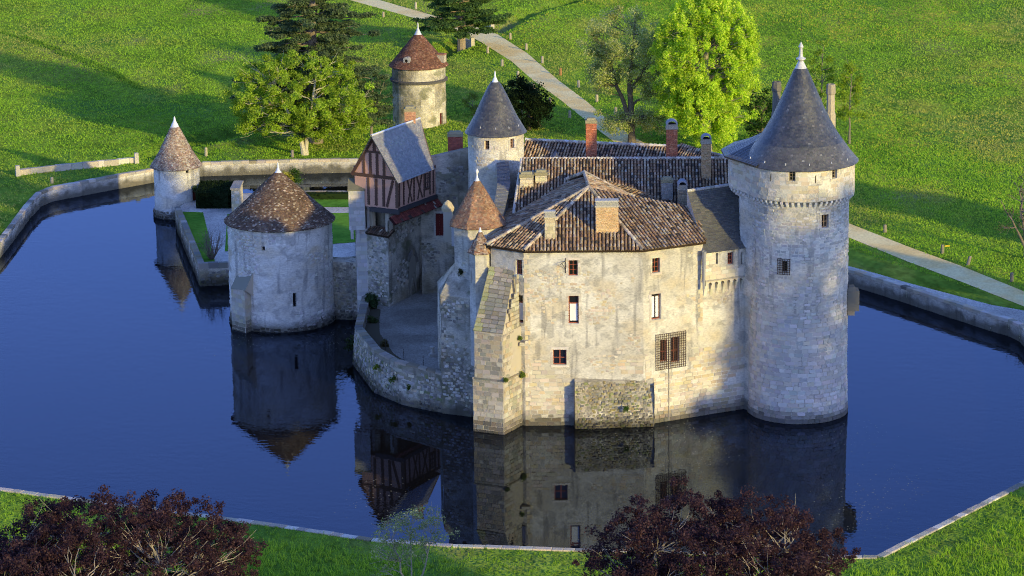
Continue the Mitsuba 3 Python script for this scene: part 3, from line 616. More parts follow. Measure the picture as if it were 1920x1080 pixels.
q = MB(); rubble(q, SPr, 0, 6.5, -.2, 3.9, .3, 1.5, 12, DARKLIME + [(.24, .25, .12), (.30, .25, .12)], proud=.12); put('rubble', q, 'm_stone', pk, kind='stuff')
# buttress with its stepped weathering
bt = newkey('buttress', cb); labels[bt] = {'label': 'stepped ashlar corner buttress with mossy sloping cap slabs'}
b0, b1, b2, b3 = np.array([-3.3, 254.79]), np.array([-.8, 253.63]), np.array([.75, 256.4]), np.array([-1.75, 257.6])
m = MB(); m.prism([b0, b1, b2, b3], -2.4, 4.55, LIME[3])
u_ = lambda p, q, t: p + (q - p) * t
t0, t1 = b0 + np.array([.17, .03]), b1 + np.array([-.02, .05])
t2, t3 = np.array([.55, 256.2]), np.array([-1.6, 257.3])
m.prism([t0, t1, b2, b3], 4.5, 8.45, LIME[3])
topL, topR = np.array([-1.75, 257.5, 13.2]), np.array([.15, 256.75, 13.0])
m.add([(*t0, 8.45), (*t1, 8.45), topR, topL, (*t2, 8.3), (*t3, 8.3)], [[0, 1, 2, 3], [1, 4, 2, 2], [0, 3, 5, 5]], LIME[3])
put('core', m, 'm_stone', bt)
BP = [(.47, .425, .335), (.42, .375, .29), (.50, .46, .38), (.35, .32, .25), (.45, .375, .25), (.30, .28, .23)]
def stones(S, u0, u1, z0, z1, h, w, cap, name='stone'):
    for c in courses(S, u0, u1, z0, z1, h, w):
        q = MB(); block(q, S, c[0] + .01, c[1] - .01, c[2] + .01, c[3] - .01, .045 * rng.uniform(.6, 1.3), stonecol(BP, c[2] + .2), .018, jit=.01); put(name, q, 'm_stone', bt)
SB0, SB1 = flat(b0, b1), flat(b1, b2)
stones(SB0, 0, SB0.L, -.1, 4.5, .36, .58, 0); stones(SB1, 0, SB1.L, -.1, 4.5, .36, .62, 0)
ST0, ST1 = flat(t0, t1), flat(t1, t2); stones(ST0, 0, ST0.L, 4.6, 8.4, .36, .58, 0); stones(ST1, 0, ST1.L, 4.6, 8.4, .36, .62, 0)
q = MB()
for S in (SB0, SB1):
    for c in courses(S, -.05, S.L + .05, 4.42, 4.62, .2, .7): block(q, S, c[0], c[1] - .01, c[2], c[3], .11, stonecol(DARKLIME), .04)
put('offset_course', q, 'm_stone', bt, kind='stuff')
# triangular right flank above 8.4
def tri_flank(mb, S, z0, z1):
    for c in courses(S, 0, S.L, z0, z1, .36, .6):
        f0 = (c[3] - z0) / (z1 - z0) * S.L * .93
        if c[0] >= f0 - .05: block(mb, S, c[0] + .01, c[1] - .01, c[2] + .01, c[3] - .01, .035, stonecol(BP), .018, jit=.01)
q = MB(); tri_flank(q, flat(t1, t2), 8.45, 13.0); put('flank', q, 'm_stone', bt, kind='stuff')
# cap slabs in overlapping rows
P00, P01, P10, P11 = np.array([*t0, 8.5]), np.array([*t1, 8.5]), topL, topR; nr = 15
for r_ in range(nr):
    f0, f1 = r_ / nr, (r_ + 1.12) / nr; cuts = np.sort(np.r_[0, rng.uniform(.15, .3), rng.uniform(.45, .6), rng.uniform(.72, .86), 1])
    for ci in range(4):
        a, b = cuts[ci] + .006, cuts[ci + 1] - .006
        pt = lambda s, t_: (P00 * (1 - s) + P01 * s) * (1 - t_) + (P10 * (1 - s) + P11 * s) * t_
        nn = np.cross(P01 - P00, P10 - P00); nn /= np.linalg.norm(nn); nn *= np.sign(nn[2]); lo = rng.uniform(.10, .14)
        v = [pt(s, t_) + nn * l for t_, ls in ((f0, (-.02, lo)), (min(f1, 1), (-.02, .035))) for s in (a - .02 * (ci == 0), b + .02 * (ci == 3)) for l in ls]
        q = MB(); moss = ci == 0
        q.add(v, BOXF, tint([(.40, .39, .20), (.44, .40, .26), (.36, .35, .17)][rng.integers(3)] if moss else DARKLIME[rng.integers(5)], .12)); put('cap_slab', q, 'm_stone', bt)
q = MB(); S = flat(A + np.array([-.25, -.15]), A + np.array([.35, -.15])); q.box((.93, 255.95, 7.05), (.75, .5, .28), 0, (.5, .46, .38)); q.box((1.1, 255.8, 7.25), (.3, .3, .2), .3, (.55, .5, .42)); put('corbel_stone', q, 'm_stone', cb)
q = MB(); p = SA(3.4, 13.4, -.05)
q.tube([SA(3.42, 12.95, -.06), SA(3.42, 14.2, -.06)], .03, 5, (.05, .045, .04)); q.tube([SA(3.42, 13.95, -.06), SA(3.2, 13.95, -.5), SA(3.0, 13.8, -.75)], .025, 5, (.05, .045, .04)); q.tube([SA(3.42, 13.3, -.06), SA(3.15, 13.85, -.6)], .02, 5, (.05, .045, .04)); put('wall_bracket', q, 'm_matte', cb, label='black iron bracket beside the small upper window')
q = MB(); q.tube([SB(2.35, 7.0, -.04), SB(2.35, .1, -.04)], .055, 6, (.30, .28, .25)); put('drain_pipe', q, 'm_stone', cb)
q = MB()
for z in (8.3, 12.2): q.lathe([(.07, -.02), (.07, .02)], (0, 0, 0), 6)
# machicolated gallery between facade and keep
gk = newkey('gallery', cb); labels[gk] = {'label': 'cream machicolated gallery with slate roof between facade and keep'}
SG = flat(SB(5.55, 0, -.42)[:2], SB(10.1, 0, -.42)[:2]); m = MB(); sl = [(1.05, 1.22, 12.93, 13.85), (2.15, 2.68, 12.75, 13.75), (3.4, 3.55, 12.6, 13.62)]
wall_grid(m, SG, 0, SG.L, 11.62, 14.05, sl, .3, .015, .3, seed=101)
m.prism([SG(0.02, 0, .35)[:2], SG(SG.L, 0, .35)[:2], SG(SG.L, 0, 2.2)[:2], SG(.02, 0, 2.2)[:2]], 11.65, 14.0); S = flat(SG(0, 0, 1.2)[:2], SG(0, 0)[:2]); wall_grid(m, S, 0, S.L, 11.62, 14.05, amp=0)
m.add([SG(0, 11.62), SG(SG.L, 11.62), SG(SG.L, 11.62, .5), SG(0, 11.62, .5)], [[3, 2, 1, 0]]); put('wall', m, 'm_wall', gk)
for o in sl: window(gk, SG, *o, style='open' if o[1] - o[0] < .3 else 'small', surround=False)
q = MB()
for c in courses(SG, 0, SG.L, 11.66, 14.0, .34, .7, [grow(o, .06) for o in sl]): block(q, SG, c[0] + .008, c[1] - .008, c[2] + .008, c[3] - .008, .018, stonecol([(.64, .58, .46), (.60, .53, .41), (.66, .62, .52)]), .012)
block(q, SG, -.05, SG.L, 11.50, 11.64, .1, (.42, .38, .31), .03); put('stonework', q, 'm_stone', gk, kind='stuff')
for k in range(8):
    u = .1 + k * .585; q = MB()
    for dz, pr_ in ((0, .02), (.32, .16), (.62, .28), (.92, .36)):
        v = [SG(uu, z, d) for uu in (u, u + .24) for d in (pr_, .6) for z in (11.5 - dz - .32, 11.5 - dz)]; q.add(v, BOXF, stonecol(WPAL[:3]))
    put('corbel', q, 'm_stone', gk)
    if k < 7:
        q = MB(); th = np.linspace(0, np.pi, 7); uc, rr = u + .24 + .1725, .1725
        up = [SG(uc - rr * math.cos(t_), 11.22 + .22 * math.sin(t_), .015) for t_ in th]; to = [SG(uc - rr * math.cos(t_), 11.505, .015) for t_ in th]; i = np.arange(6)
        q.add(np.vstack([up, to]), np.c_[i, i + 1, i + 8, i + 7], stonecol(WPAL[:3])); ub = [p + np.array([0, 0, 0]) - SG.n * .35 for p in up]
        q.add(np.vstack([up, ub]), np.c_[i + 7, i + 8, i + 1, i], (.35, .32, .27)); put('arch', q, 'm_stone', gk)
# slate roof of the gallery, sagging upward curve
ge0, ge1, gt0, gt1 = SG(-.08, 14.0, -.22), SG(SG.L + .1, 13.98, -.22), np.array([14.61, 262.53, 18.2]), np.array([18.9, 264.6, 18.3]); m = MB(); nr = 44; prev = None
for r_ in range(nr + 1):
    t_ = r_ / nr; s_ = t_ - .10 * math.sin(math.pi * t_); row = []
    for k in range(13): w = k / 12; p = (ge0 * (1 - w) + ge1 * w) * (1 - t_) + (gt0 * (1 - w) + gt1 * w) * t_; p = p + [0, 0, -(t_ - s_) * 4.2]; row.append(p)
    row = np.array(row)
    if prev is not None:
        for k in range(12): m.add([prev[k] + [0, 0, .03], prev[k + 1] + [0, 0, .03], row[k + 1], row[k]], [[0, 1, 2, 3]], tint([(.10, .098, .09), (.118, .114, .10), (.085, .085, .08), (.13, .125, .105)][rng.integers(4)], .15))
        m.add([prev[0] + [0, 0, .03], prev[0] - [0, 0, .15], row[0] - [0, 0, .15], row[0]], [[0, 1, 2, 3]], (.3, .29, .26)); m.add(np.vstack([prev[[0, 12]] + [[0, 0, .03]], prev[[12, 0]]]), [[0, 1, 2, 3]], (.06, .06, .06))
    prev = row
m.add([gt0, gt1, gt1 - [0, 0, 5], gt0 - [0, 0, 5]], [[0, 1, 2, 3]], (.2, .2, .2)); m.add([ge0, gt0, gt0 - [0, 0, 5], ge0 - [0, 0, .5]], [[0, 1, 2, 3]], (.45, .41, .35))
gr = put('roof', m, 'm_slate', gk)
q = MB(); ridge_tiles(q, gt0, gt1, .13, [(.45, .44, .43)]); put('ridge', q, 'm_stone', gk)
q = MB(); q.tube([SG(-.15, 14.2, -.15), SG(-.2, 11.0, -.12)], [.2, .1], 6, (.30, .30, .31)); put('drain_pipe', q, 'm_gloss', gk)

# ---- roofs of the main building
R1, R2 = np.array([6.25, 268.7, 18.5]), np.array([6.48, 262.9, 18.5]); e3 = lambda p, z=ZE: np.array([p[0], p[1], z])
oA, oB, oE, oC = np.array([1.05, 255.75]), np.array([10.66, 255.5]), np.array([-2.0, 257.85]), np.array([15.95, 258.1])
mr = newkey('hip_roof', cb); CT = [c for c in CANAL]
faces = [([e3(oA), e3(oB), R2], oB - oA, 'tile_slope'), ([e3(oE), e3(oA), R2], oA - oE, 'tile_slope'), ([e3(oB), e3(oC), e3(D_ + [.3, 0]), R2], oC - oB, 'tile_slope'), ([e3(EL0 + [-.3, .1]), e3(oE), R2, R1], np.array(oE) - EL0, 'tile_slope'), ([R2, e3(D_ + [.3, 0]), R1], None, 'tile_slope'), ([e3(D_), e3(BK1), R1], None, 'tile_slope'), ([e3(BK1), e3(EL0), R1], None, 'tile_slope')]
for fi, (pl, ev, nm) in enumerate(faces):
    pl = np.array(pl); n = np.cross(pl[1] - pl[0], pl[2] - pl[0]); n *= np.sign(n[2]); n /= np.linalg.norm(n)
    e = np.array([ev[0], ev[1], 0.]) if ev is not None else np.cross([0, 0, 1.], n)
    e /= np.linalg.norm(e)
    if ev is not None and fi == 2: # make the quad planar
        o = pl[0]; n = np.cross(e, pl[3] - o); n /= np.linalg.norm(n); n *= np.sign(n[2]); d4 = pl[2]; d4 = d4 - n * ((d4 - o) @ n); pl[2] = d4
    if fi == 3: o = pl[0]; n = np.cross(e, pl[2] - o); n /= np.linalg.norm(n); n *= np.sign(n[2]); pl[3] = pl[3] - n * ((pl[3] - o) @ n)
    up_v = np.cross(n, e); up_v *= np.sign(up_v[2]); q = MB()
    dk = [tuple(np.array(c) * (.82 if fi == 3 else 1.12 if fi == 4 else 1.)) for c in CT]  # tile colours carry shade on the left slope, sunlight on the right sliver
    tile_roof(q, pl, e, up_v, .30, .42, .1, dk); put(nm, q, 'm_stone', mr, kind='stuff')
q = MB()
for a, b in ((R1, R2), (R2, e3(oA)), (R2, e3(oB)), (R2, e3(oE)), (R1, e3(D_ + [.3, 0])), (R1, e3(EL0))): ridge_tiles(q, a + [0, 0, .05], b + [0, 0, .08], .15, [(.36, .29, .21), (.42, .36, .28), (.30, .25, .19)])
put('ridge_tiles', q, 'm_stone', mr, kind='stuff')
q = MB(); q.tube([(oE[0] - .1, oE[1] - .1, ZE - .05), (-.55, 266, ZE + .05), (-.55, 273.6, ZE + .1)], .22, 6, (.33, .34, .35)); put('gutter', q, 'm_gloss', mr)
# link roof and the two long ranges behind
lk = newkey('link_roof', cb); q = MB(); D0, L1_, L2_, L3_, R1_ = np.array([14.9, 263.4, 14.75]), np.array([9.2, 268.7, 17.35]), np.array([12.7, 267.7, 16.5]), np.array([15.3, 266.3, 15.3]), R1 + [0, 0, -.12]
for pl in ([R1_, D0, L2_], [R1_, L2_, L1_], [D0, L3_, L2_]):
    pl = np.array(pl); n = np.cross(pl[1] - pl[0], pl[2] - pl[0]); n *= np.sign(n[2]); n /= np.linalg.norm(n); e = np.array([.8, -.6, 0]); e -= n * (e @ n); e /= np.linalg.norm(e); u = np.cross(n, e); u *= np.sign(u[2]); tile_roof(q, pl, e, u, .3, .42, .1, [tuple(np.array(c) * .85) for c in CT])
put('tile_slope', q, 'm_stone', lk, kind='stuff')
def strip_roof(key_, pl, pal):
    pl = np.array(pl); e = pl[1] - pl[0]; n = np.cross(e, pl[2] - pl[0]); n *= np.sign(n[2]); n /= np.linalg.norm(n); pl[3] -= n * ((pl[3] - pl[0]) @ n)
    u = np.cross(n, e); u *= np.sign(u[2]); q = MB(); tile_roof(q, pl, e, u, .275, .4, .09, pal); put('tile_slope', q, 'm_stone', key_, kind='stuff')
NR = newkey('middle_roof', cb); n0, n1 = np.array([.97, 272.8, 18.9]), np.array([18.65, 272.0, 18.9])
strip_roof(NR, [np.array([.2, 265.8, 15.7]), np.array([18.3, 265.2, 15.7]), n1, n0], [tuple(np.array(c) * .95) for c in CT])
strip_roof(NR, [np.array([18.7, 275.6, 16.9]), np.array([1.1, 276.4, 16.9]), n0, n1], CT)
q = MB(); ridge_tiles(q, n0, n1, .15, [(.46, .42, .36), (.52, .48, .42), (.38, .33, .27)]); ridge_tiles(q, n0, np.array([.2, 265.8, 15.7]), .13, [(.46, .42, .36)]); put('ridge_tiles', q, 'm_stone', NR, kind='stuff')
BR = newkey('rear_roof', cb); k0, k1, k2, k3 = np.array([1.35, 281.9, 18.7]), np.array([11.4, 279.0, 18.7]), np.array([15.1, 278.05, 18.7]), np.array([18.5, 273.7, 18.7])
for pl in ([(.9, 277.6, 16.6), (10.3, 274.9, 16.6), k1, k0], [(10.3, 274.9, 16.6), (14.0, 273.9, 16.6), k2, k1], [(14.0, 273.9, 16.6), (17.0, 271.6, 16.9), k3, k2], [(12.8, 283.6, 16.4), (2.4, 286.6, 16.4), k0, k1], [(17.4, 281.4, 16.4), (12.8, 283.6, 16.4), k1, k2], [(21.2, 275.4, 16.4), (17.4, 281.4, 16.4), k2, k3]): strip_roof(BR, [np.array(p, float) for p in pl], CT)
q = MB(); [ridge_tiles(q, a, b, .15, [(.46, .42, .36), (.52, .48, .42), (.38, .33, .27)]) for a, b in ((k0, k1), (k1, k2), (k2, k3))]; put('ridge_tiles', q, 'm_stone', BR, kind='stuff')
m = MB(); m.prism([(.5, 266.2), (18.2, 265.6), (18.5, 272.4), (.9, 273)], -2, 15.5); m.prism([(.9, 272.6), (18.6, 272), (20.6, 275.4), (17.0, 281), (12.6, 283.1), (2.0, 286)], -2, 16.4); m.prism([(9.5, 264), (15.2, 263.4), (18.8, 264.8), (18.7, 266), (9, 266)], -2, 11.4); m.prism([(1.0, 272.4), (18.6, 271.7), (18.6, 272.3), (1.0, 273.0)], 15, 18.6); m.prism([(1.3, 281.6), (11.4, 278.7), (11.4, 279.2), (1.3, 282.1)], 15, 18.4)
put('rear_wall', m, 'm_wall', cb)
q = MB(); c_ = np.array([4.0, 277.7, 17.4]); q.add([c_ + [-1.1, 0, -.5], c_ + [1.1, 0, -.5], c_ + [0, 0, .75], c_ + [-1.1, 2.4, -.1], c_ + [1.1, 2.4, -.1], c_ + [0, 2.4, .8]], [[0, 1, 2, 2], [0, 2, 5, 3], [1, 4, 5, 2]], (.10, .10, .11)); put('dormer', q, 'm_slate', BR, label='little dark slate gablet on the rear roof')
# chimneys
chimney(cb, 7.82, 257.95, 1.82, .8, 15.0, 18.06, YBRICK, 'slab', label='broad yellow brick chimney on the front hip', mortar=(.50, .40, .28), bh=.095, bw=.3)
chimney(cb, 3.16, 257.3, .84, .6, 14.9, 17.35, [(.52, .45, .29), (.56, .50, .34), (.48, .42, .27)], 'slab', label='small ochre stone chimney low on the front hip', bh=.3, bw=.4)
chimney(cb, 1.35, 269.4, 1.12, .8, 14.5, 18.1, [(.60, .52, .34), (.64, .57, .40), (.52, .47, .36)], 'rough', label='left of the paired stone chimneys at the back of the hip roof', bh=.36, bw=.55)
chimney(cb, 2.6, 269.9, 1.0, .8, 14.5, 18.15, [(.60, .53, .36), (.64, .57, .42), (.50, .46, .37)], 'rough', label='right of the paired stone chimneys at the back of the hip roof', bh=.36, bw=.5)
chimney(cb, 7.05, 276.3, .92, .7, 16.2, 21.3, BRICK, 'rough', label='red brick chimney on the rear roof', mortar=(.30, .12, .08))
chimney(cb, 13.93, 273.9, .92, .8, 16.5, 21.2, BRICK, 'arch', label='red brick chimney with an arched lead cap', mortar=(.32, .13, .09))
chimney(cb, 16.65, 269.9, .78, .8, 15.5, 20.7, YBRICK, 'arch', label='orange brick chimney with an arched lead cap beside the keep', mortar=(.5, .36, .22))
chimney(cb, 13.2, 267.3, .92, .7, 14.6, 17.95, [(.30, .30, .28), (.34, .33, .30)], 'rough', label='squat grey stone chimney in the roof valley', bh=.3, bw=.4)
chimney(cb, 14.4, 265.6, .72, .9, 13.6, 17.7, [(.50, .40, .24), (.46, .36, .22), (.36, .27, .18)], 'arch', label='ochre stone chimney against the slate gallery roof', bh=.14, bw=.3)
chimney(cb, -5.07, 294.3, 1.35, 1.0, 14.5, 16.6, [(.34, .10, .07), (.40, .13, .09), (.30, .09, .07)], 'rough', label='dark red brick chimney left of the slate turret', mortar=(.22, .12, .1))

# ------------------------------------------------------------------ slate turret
stt = thing('slate_turret', 'slim round cream turret with a pointed grey slate cone behind the castle roofs', 'turret'); TC = (-1.25, 278.)
STS = cyl(TC, 2.45); th_ = lambda deg: math.radians(deg) * 2.45
ops = [(th_(-113.8), th_(-103.5), 19.15, 19.95), (th_(-58.6), th_(-49.5), 19.2, 20.02)]
m = MB(); wall_grid(m, STS, -math.pi * 2.45, math.pi * 2.45, 0, 20.4, ops, .3, .02, .4, seed=111); m.lathe([(1.9, 0), (1.9, 20.35), (0.01, 20.35)], (*TC, 0), 20); w_ = put('wall', m, 'm_wall', stt)
q = MB(); rubble(q, STS, th_(-175), th_(-5), 8, 20, .4, .36, 5, LIME, [grow(o) for o in ops], .5, .03); put('stonework', q, 'm_stone', w_, kind='stuff')
for o in ops: window(stt, STS, *o, style='small', frame=(.30, .17, .10))
m = MB(); tile_cone(m, (*TC, 0), [(2.7, 20.28), (2.28, 20.98), (1.84, 21.75), (1.27, 23.0), (.73, 24.1), (.36, 24.7)], .15, .2, [(.058, .057, .057), (.070, .068, .065), (.05, .05, .052), (.082, .078, .07)], .012, jit=.01); put('roof', m, 'm_slate', stt)
finial(stt, (*TC, 0), [(.42, 24.3), (.32, 24.6), (.12, 25.05), (.09, 25.15), (.06, 25.5), (.015, 25.65)], col=(.72, .72, .72))
m = MB()
for deg in (-125, -90, -60, -30): t_ = math.radians(deg); m.box((TC[0] + 2.3 * math.cos(t_), TC[1] + 2.3 * math.sin(t_), 21.02), (.1, .05, .16), t_, (.62, .63, .66), .5)
put('roof_hook', m, 'm_gloss', stt, kind='stuff')

# ------------------------------------------------------------------ rampart between the slate turret and the tiled turret, and the wall behind the court
rw = thing('rampart_wall', 'thick rampart with stepped blue slate coping running back to the slate turret', 'wall')
lx = lambda y: np.interp(y, [263.2, 264, 267, 271, 276], [-1.52, -1.49, -1.3, -1.05, -1.1]); rx = lambda y: np.interp(y, [263.2, 266, 271, 276], [-.95, -.59, -.12, -.25]); zt_ = lambda y: np.interp(y, [263.2, 264, 267, 271, 276], [15.4, 15.65, 16.35, 17.0, 18.05])
m = MB(); ys = np.linspace(263.2, 276.2, 8)
for a, b in zip(ys, ys[1:]): m.prism([(lx(a) + .06, a), (rx(a) - .06, a), (rx(b) - .06, b), (lx(b) + .06, b)], 0, [zt_(a) - .08, zt_(a) - .08, zt_(b) - .08, zt_(b) - .08])
m.prism([(-3.4, 291.6), (-2.9, 279.5), (-2.3, 279.5), (-2.6, 292)], 0, 15.8)
put('wall', m, 'm_wall', rw)
for k in range(9):
    ya, yb = 263.2 + 12.9 * k / 9, 263.2 + 12.9 * (k + 1) / 9; z0_ = zt_((ya + yb) / 2) + .08; q = MB()
    for s_ in range(5):
        g0, g1 = ya + (yb - ya) * s_ / 5, ya + (yb - ya) * (s_ + 1.1) / 5; zz = z0_ + .05 * s_ - .08
        v = [(lx(g0) - .1, g0, zz - .06), (rx(g0) + .1, g0, zz + .05), (rx(g1) + .1, g1, zz + .03), (lx(g1) - .1, g1, zz - .08)]; v += [np.array(p) - [0, 0, .14] for p in v]
        q.add(v, [[0, 1, 2, 3], [4, 5, 1, 0], [3, 7, 4, 0], [1, 5, 6, 2]], tint([(.13, .135, .15), (.16, .165, .18), (.11, .115, .13)][s_ % 3], .15))
    put('slate_course', q, 'm_slate', rw)
cw = thing('court_wall', 'tall shaded stone wall with a dark red shutter at the back of the court', 'wall')
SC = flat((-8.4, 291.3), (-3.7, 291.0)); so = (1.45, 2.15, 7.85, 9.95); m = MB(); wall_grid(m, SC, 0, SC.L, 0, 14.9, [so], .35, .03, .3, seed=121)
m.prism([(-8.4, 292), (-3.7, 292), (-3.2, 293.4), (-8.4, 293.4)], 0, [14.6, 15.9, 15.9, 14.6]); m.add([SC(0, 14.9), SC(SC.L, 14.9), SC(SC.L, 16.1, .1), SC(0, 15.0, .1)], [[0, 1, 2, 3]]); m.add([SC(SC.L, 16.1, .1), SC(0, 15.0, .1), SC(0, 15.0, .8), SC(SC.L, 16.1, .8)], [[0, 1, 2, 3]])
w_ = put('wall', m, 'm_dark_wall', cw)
q = MB(); rubble(q, SC, .1, SC.L, 3, 14.5, .38, .45, 8, DARKLIME, [grow(so)], .5, .04); put('stonework', q, 'm_stone', w_, kind='stuff')
k = newkey('shutter', cw)
for a, b in ((so[0], (so[0] + so[1]) / 2 - .01), ((so[0] + so[1]) / 2 + .01, so[1])):
    q = MB(); v = [SC(u, z, d) for u in (a, b) for d in (.06, .12) for z in (so[2], so[3])]; q.add(v, BOXF, (.16, .035, .03))
    for z in np.arange(so[2] + .15, so[3] - .1, .3): v = [SC(u, zz, d) for u in (a + .03, b - .03) for d in (.04, .07) for zz in (z, z + .06)]; q.add(v, BOXF, (.13, .03, .025))
    put('leaf', q, 'm_matte', k)
q = MB(); w = .2
for a, b, c, d in ((so[0] - w, so[1] + w, so[2] - .2, so[2] - .01), (so[0] - w, so[1] + w, so[3] + .01, so[3] + .25), (so[0] - w, so[0] - .01, so[2], so[3]), (so[1] + .01, so[1] + w, so[2], so[3])): block(q, SC, a, b, c, d, .05, stonecol(LIME[:3]), .02)
put('surround', q, 'm_stone', cw)
# splayed foot
q = MB(); q.prism([(-8.3, 291.5), (-8.3, 289.6), (-6.6, 290.2), (-5.6, 291.3)], 2.5, [6.5, 3.1, 3.0, 3.1], (.30, .28, .24)); put('battered_foot', q, 'm_dark_wall', cw)

# ------------------------------------------------------------------ tiled turret with its stub wall, and the little corbelled turret
tt = thing('tiled_turret', 'cream octagonal turret with a rusty orange tiled bell roof', 'turret'); OC = (-2.78, 262.3); ph = math.pi / 8
oct_ = lambda r, a0=ph: [(OC[0] + r * math.cos(a0 + k * math.pi / 4), OC[1] + r * math.sin(a0 + k * math.pi / 4)) for k in range(8)]
ov = oct_(2.12); m = MB()
for k in range(8):
    S = flat(ov[k], ov[(k + 1) % 8]); wall_grid(m, S, 0, S.L, -2.3, 16.0, step=.35, amp=.015, seed=131 + k)
m.prism([np.array(p) * .9 + np.array(OC) * .1 for p in ov], -2, 15.9)
w_ = put('wall', m, 'm_wall', tt); q = MB()
for k in range(4, 8): S = flat(ov[k], ov[(k + 1) % 8]); rubble(q, S, .1, S.L - .05, .2, 15.6, .36, .38 if k > 5 else .5, 17 + k, LIME, (), .5, .035)
put('stonework', q, 'm_stone', w_, kind='stuff')
m = MB(); tile_cone(m, (*OC, 0), [(2.5, 15.72), (2.05, 16.35), (1.6, 17.05), (1.1, 17.95), (.6, 18.8), (.22, 19.35)], .125, .19, RUSTY, .012, 8, ph, jit=.03, base=(.10, .06, .04)); put('roof', m, 'm_stone', tt)
finial(tt, (*OC, 0), [(.34, 18.95), (.24, 19.3), (.09, 19.6), (.07, 19.95), (.14, 20.05), (.13, 20.2), (.02, 20.35)], col=(.68, .67, .65))
q = MB(); [q.tube([(*oct_(2.2)[k], 15.88), (*oct_(2.2)[(k + 1) % 8], 15.88)], .09, 6, (.45, .22, .13)) for k in range(3, 8)]; put('cornice', q, 'm_stone', tt)
# carved lump on the wall behind, left of the turret
q = MB(); q.box((-5.35, 268, 14.2), (.8, .9, 2.6), 0, (.42, .38, .30)); q.lathe([(.5, 0), (.55, .3), (.3, .75), (.05, .95)], (-5.35, 268, 15.5), 8, (.50, .42, .27)); q.box((-4.4, 267.0, 13.6), (1.3, 1.2, 1.6), 0, (.5, .5, .5)); q.box((-4.5, 266.6, 14.6), (1.2, .5, .5), 0, (.55, .54, .5))
put('pinnacle', q, 'm_stone', tt, label='weathered ochre pinnacle on the wall beside the turret')
S_ = flat((-5.95, 259.98), (-3.0, 258.62)); m = MB(); wall_grid(m, S_, 0, S_.L, -2.3, 10.2, step=.3, amp=.04, seed=141)
SL = flat((-6.3, 264.5), (-5.95, 259.98)); wall_grid(m, SL, 0, SL.L, -2.3, 10.2, step=.4, amp=.04, seed=142); SR = flat((-3.0, 258.62), (-2.2, 261)); wall_grid(m, SR, 0, SR.L, -2.3, 10.2, step=.4, amp=.02, seed=143)
m.add([S_(0, 10.2), S_(S_.L, 10.2), (-2.2, 260.6, 12.0), (-3.0, 261.4, 12.6), (-4.6, 262, 12.6), (-6.3, 264.5, 10.2)], [[0, 1, 2, 3], [0, 3, 4, 5]]); st = put('stub_wall', m, 'm_dark_wall', tt)
q = MB(); rubble(q, S_, .05, S_.L, -.1, 10.1, .36, .56, 27, LIME + DARKLIME, (), .4, .05); put('stonework', q, 'm_stone', st, kind='stuff')
ct = thing('corbelled_turret', 'little white turret with a pointed lichen tile roof tucked beside the buttress', 'turret'); LC = (-2.55, 258.5)
ph6 = math.radians(-118); h6 = lambda r: [(LC[0] + r * math.cos(ph6 + k * math.pi / 3), LC[1] + r * math.sin(ph6 + k * math.pi / 3)) for k in range(6)]
lv = h6(.92); m = MB()
for k in range(6): S = flat(lv[k], lv[(k + 1) % 6]); wall_grid(m, S, 0, S.L, 4.6, 14.35, [(.2, .32, 11.6, 12.7)] if k == 5 else [(.2, .34, 7.2, 8.3)] if k == 4 else [], .3, .01, .2, seed=151 + k)
v = [(*p, 4.6) for p in lv] + [(LC[0] + .3, LC[1] + .6, 3.5)]; m.add(v, [[k, (k + 1) % 6, 6, 6] for k in range(6)]); m.prism(h6(.7), 4.7, 14.2); put('wall', m, 'm_wall', ct)
m = MB(); tile_cone(m, (*LC, 0), [(1.12, 14.2), (.85, 14.6), (.5, 15.25), (.12, 15.95)], .12, .17, LICHEN[:3] + RUSTY[1:3] + BROWN[3:], .012, 6, ph6, jit=.03, base=(.09, .065, .045)); put('roof', m, 'm_stone', ct)
finial(ct, (*LC, 0), [(.2, 15.68), (.13, 15.95), (.05, 16.2), (.01, 16.3)], col=(.7, .7, .7))

# ------------------------------------------------------------------ courtyard terrace
def poly_wall(mb, bot, top, z0, z1, inner=None, seed=0, step=.35, amp=.05):
    "outer face lofted between a line of water-side points and a line of parapet points"
    for i in range(len(bot) - 1):
        a0, a1, b0_, b1_ = map(np.array, (bot[i], bot[i + 1], top[i], top[i + 1])); L = np.linalg.norm(a1 - a0)
        def S(u, z, d=0.):
            u, z, d = np.broadcast_arrays(*[np.asarray(x, float) for x in (u, z, d)]); w = (u / L)[..., None]; t_ = ((z - z0) / (z1 - z0))[..., None]
            p = (a0 * (1 - w) + a1 * w) * (1 - t_) + (b0_ * (1 - w) + b1_ * w) * t_; e = (a1 - a0) / L; n = np.array([e[1], -e[0]])
            return np.concatenate([p - n * d[..., None], z[..., None]], -1)
        wall_grid(mb, S, 0, L, z0, z1, step=step, amp=amp, seed=seed + i)
cy = thing('courtyard_terrace', 'shaded gravel court on a walled terrace rising from the moat', 'terrace')
bot = [(-14.7, 290.5), (-14.3, 275.6), (-11.95, 265.6), (-9.0, 261.6), (-8.2, 261.1), (-5.9, 259.95)]; top = [(-13.6, 288.5), (-13.85, 275.6), (-11.85, 268.0), (-10.0, 264.3), (-8.0, 262.5), (-5.8, 260.15)]
inn_ = [(-12.9, 288.2), (-13.2, 275.8), (-11.3, 268.4), (-9.6, 264.9), (-7.8, 263.1), (-5.8, 260.8)]
m = MB(); poly_wall(m, bot, top, -2.3, 3.25, seed=161); cp_ = MB()
wl_ = put('wall', m, 'm_dark_wall', cy)
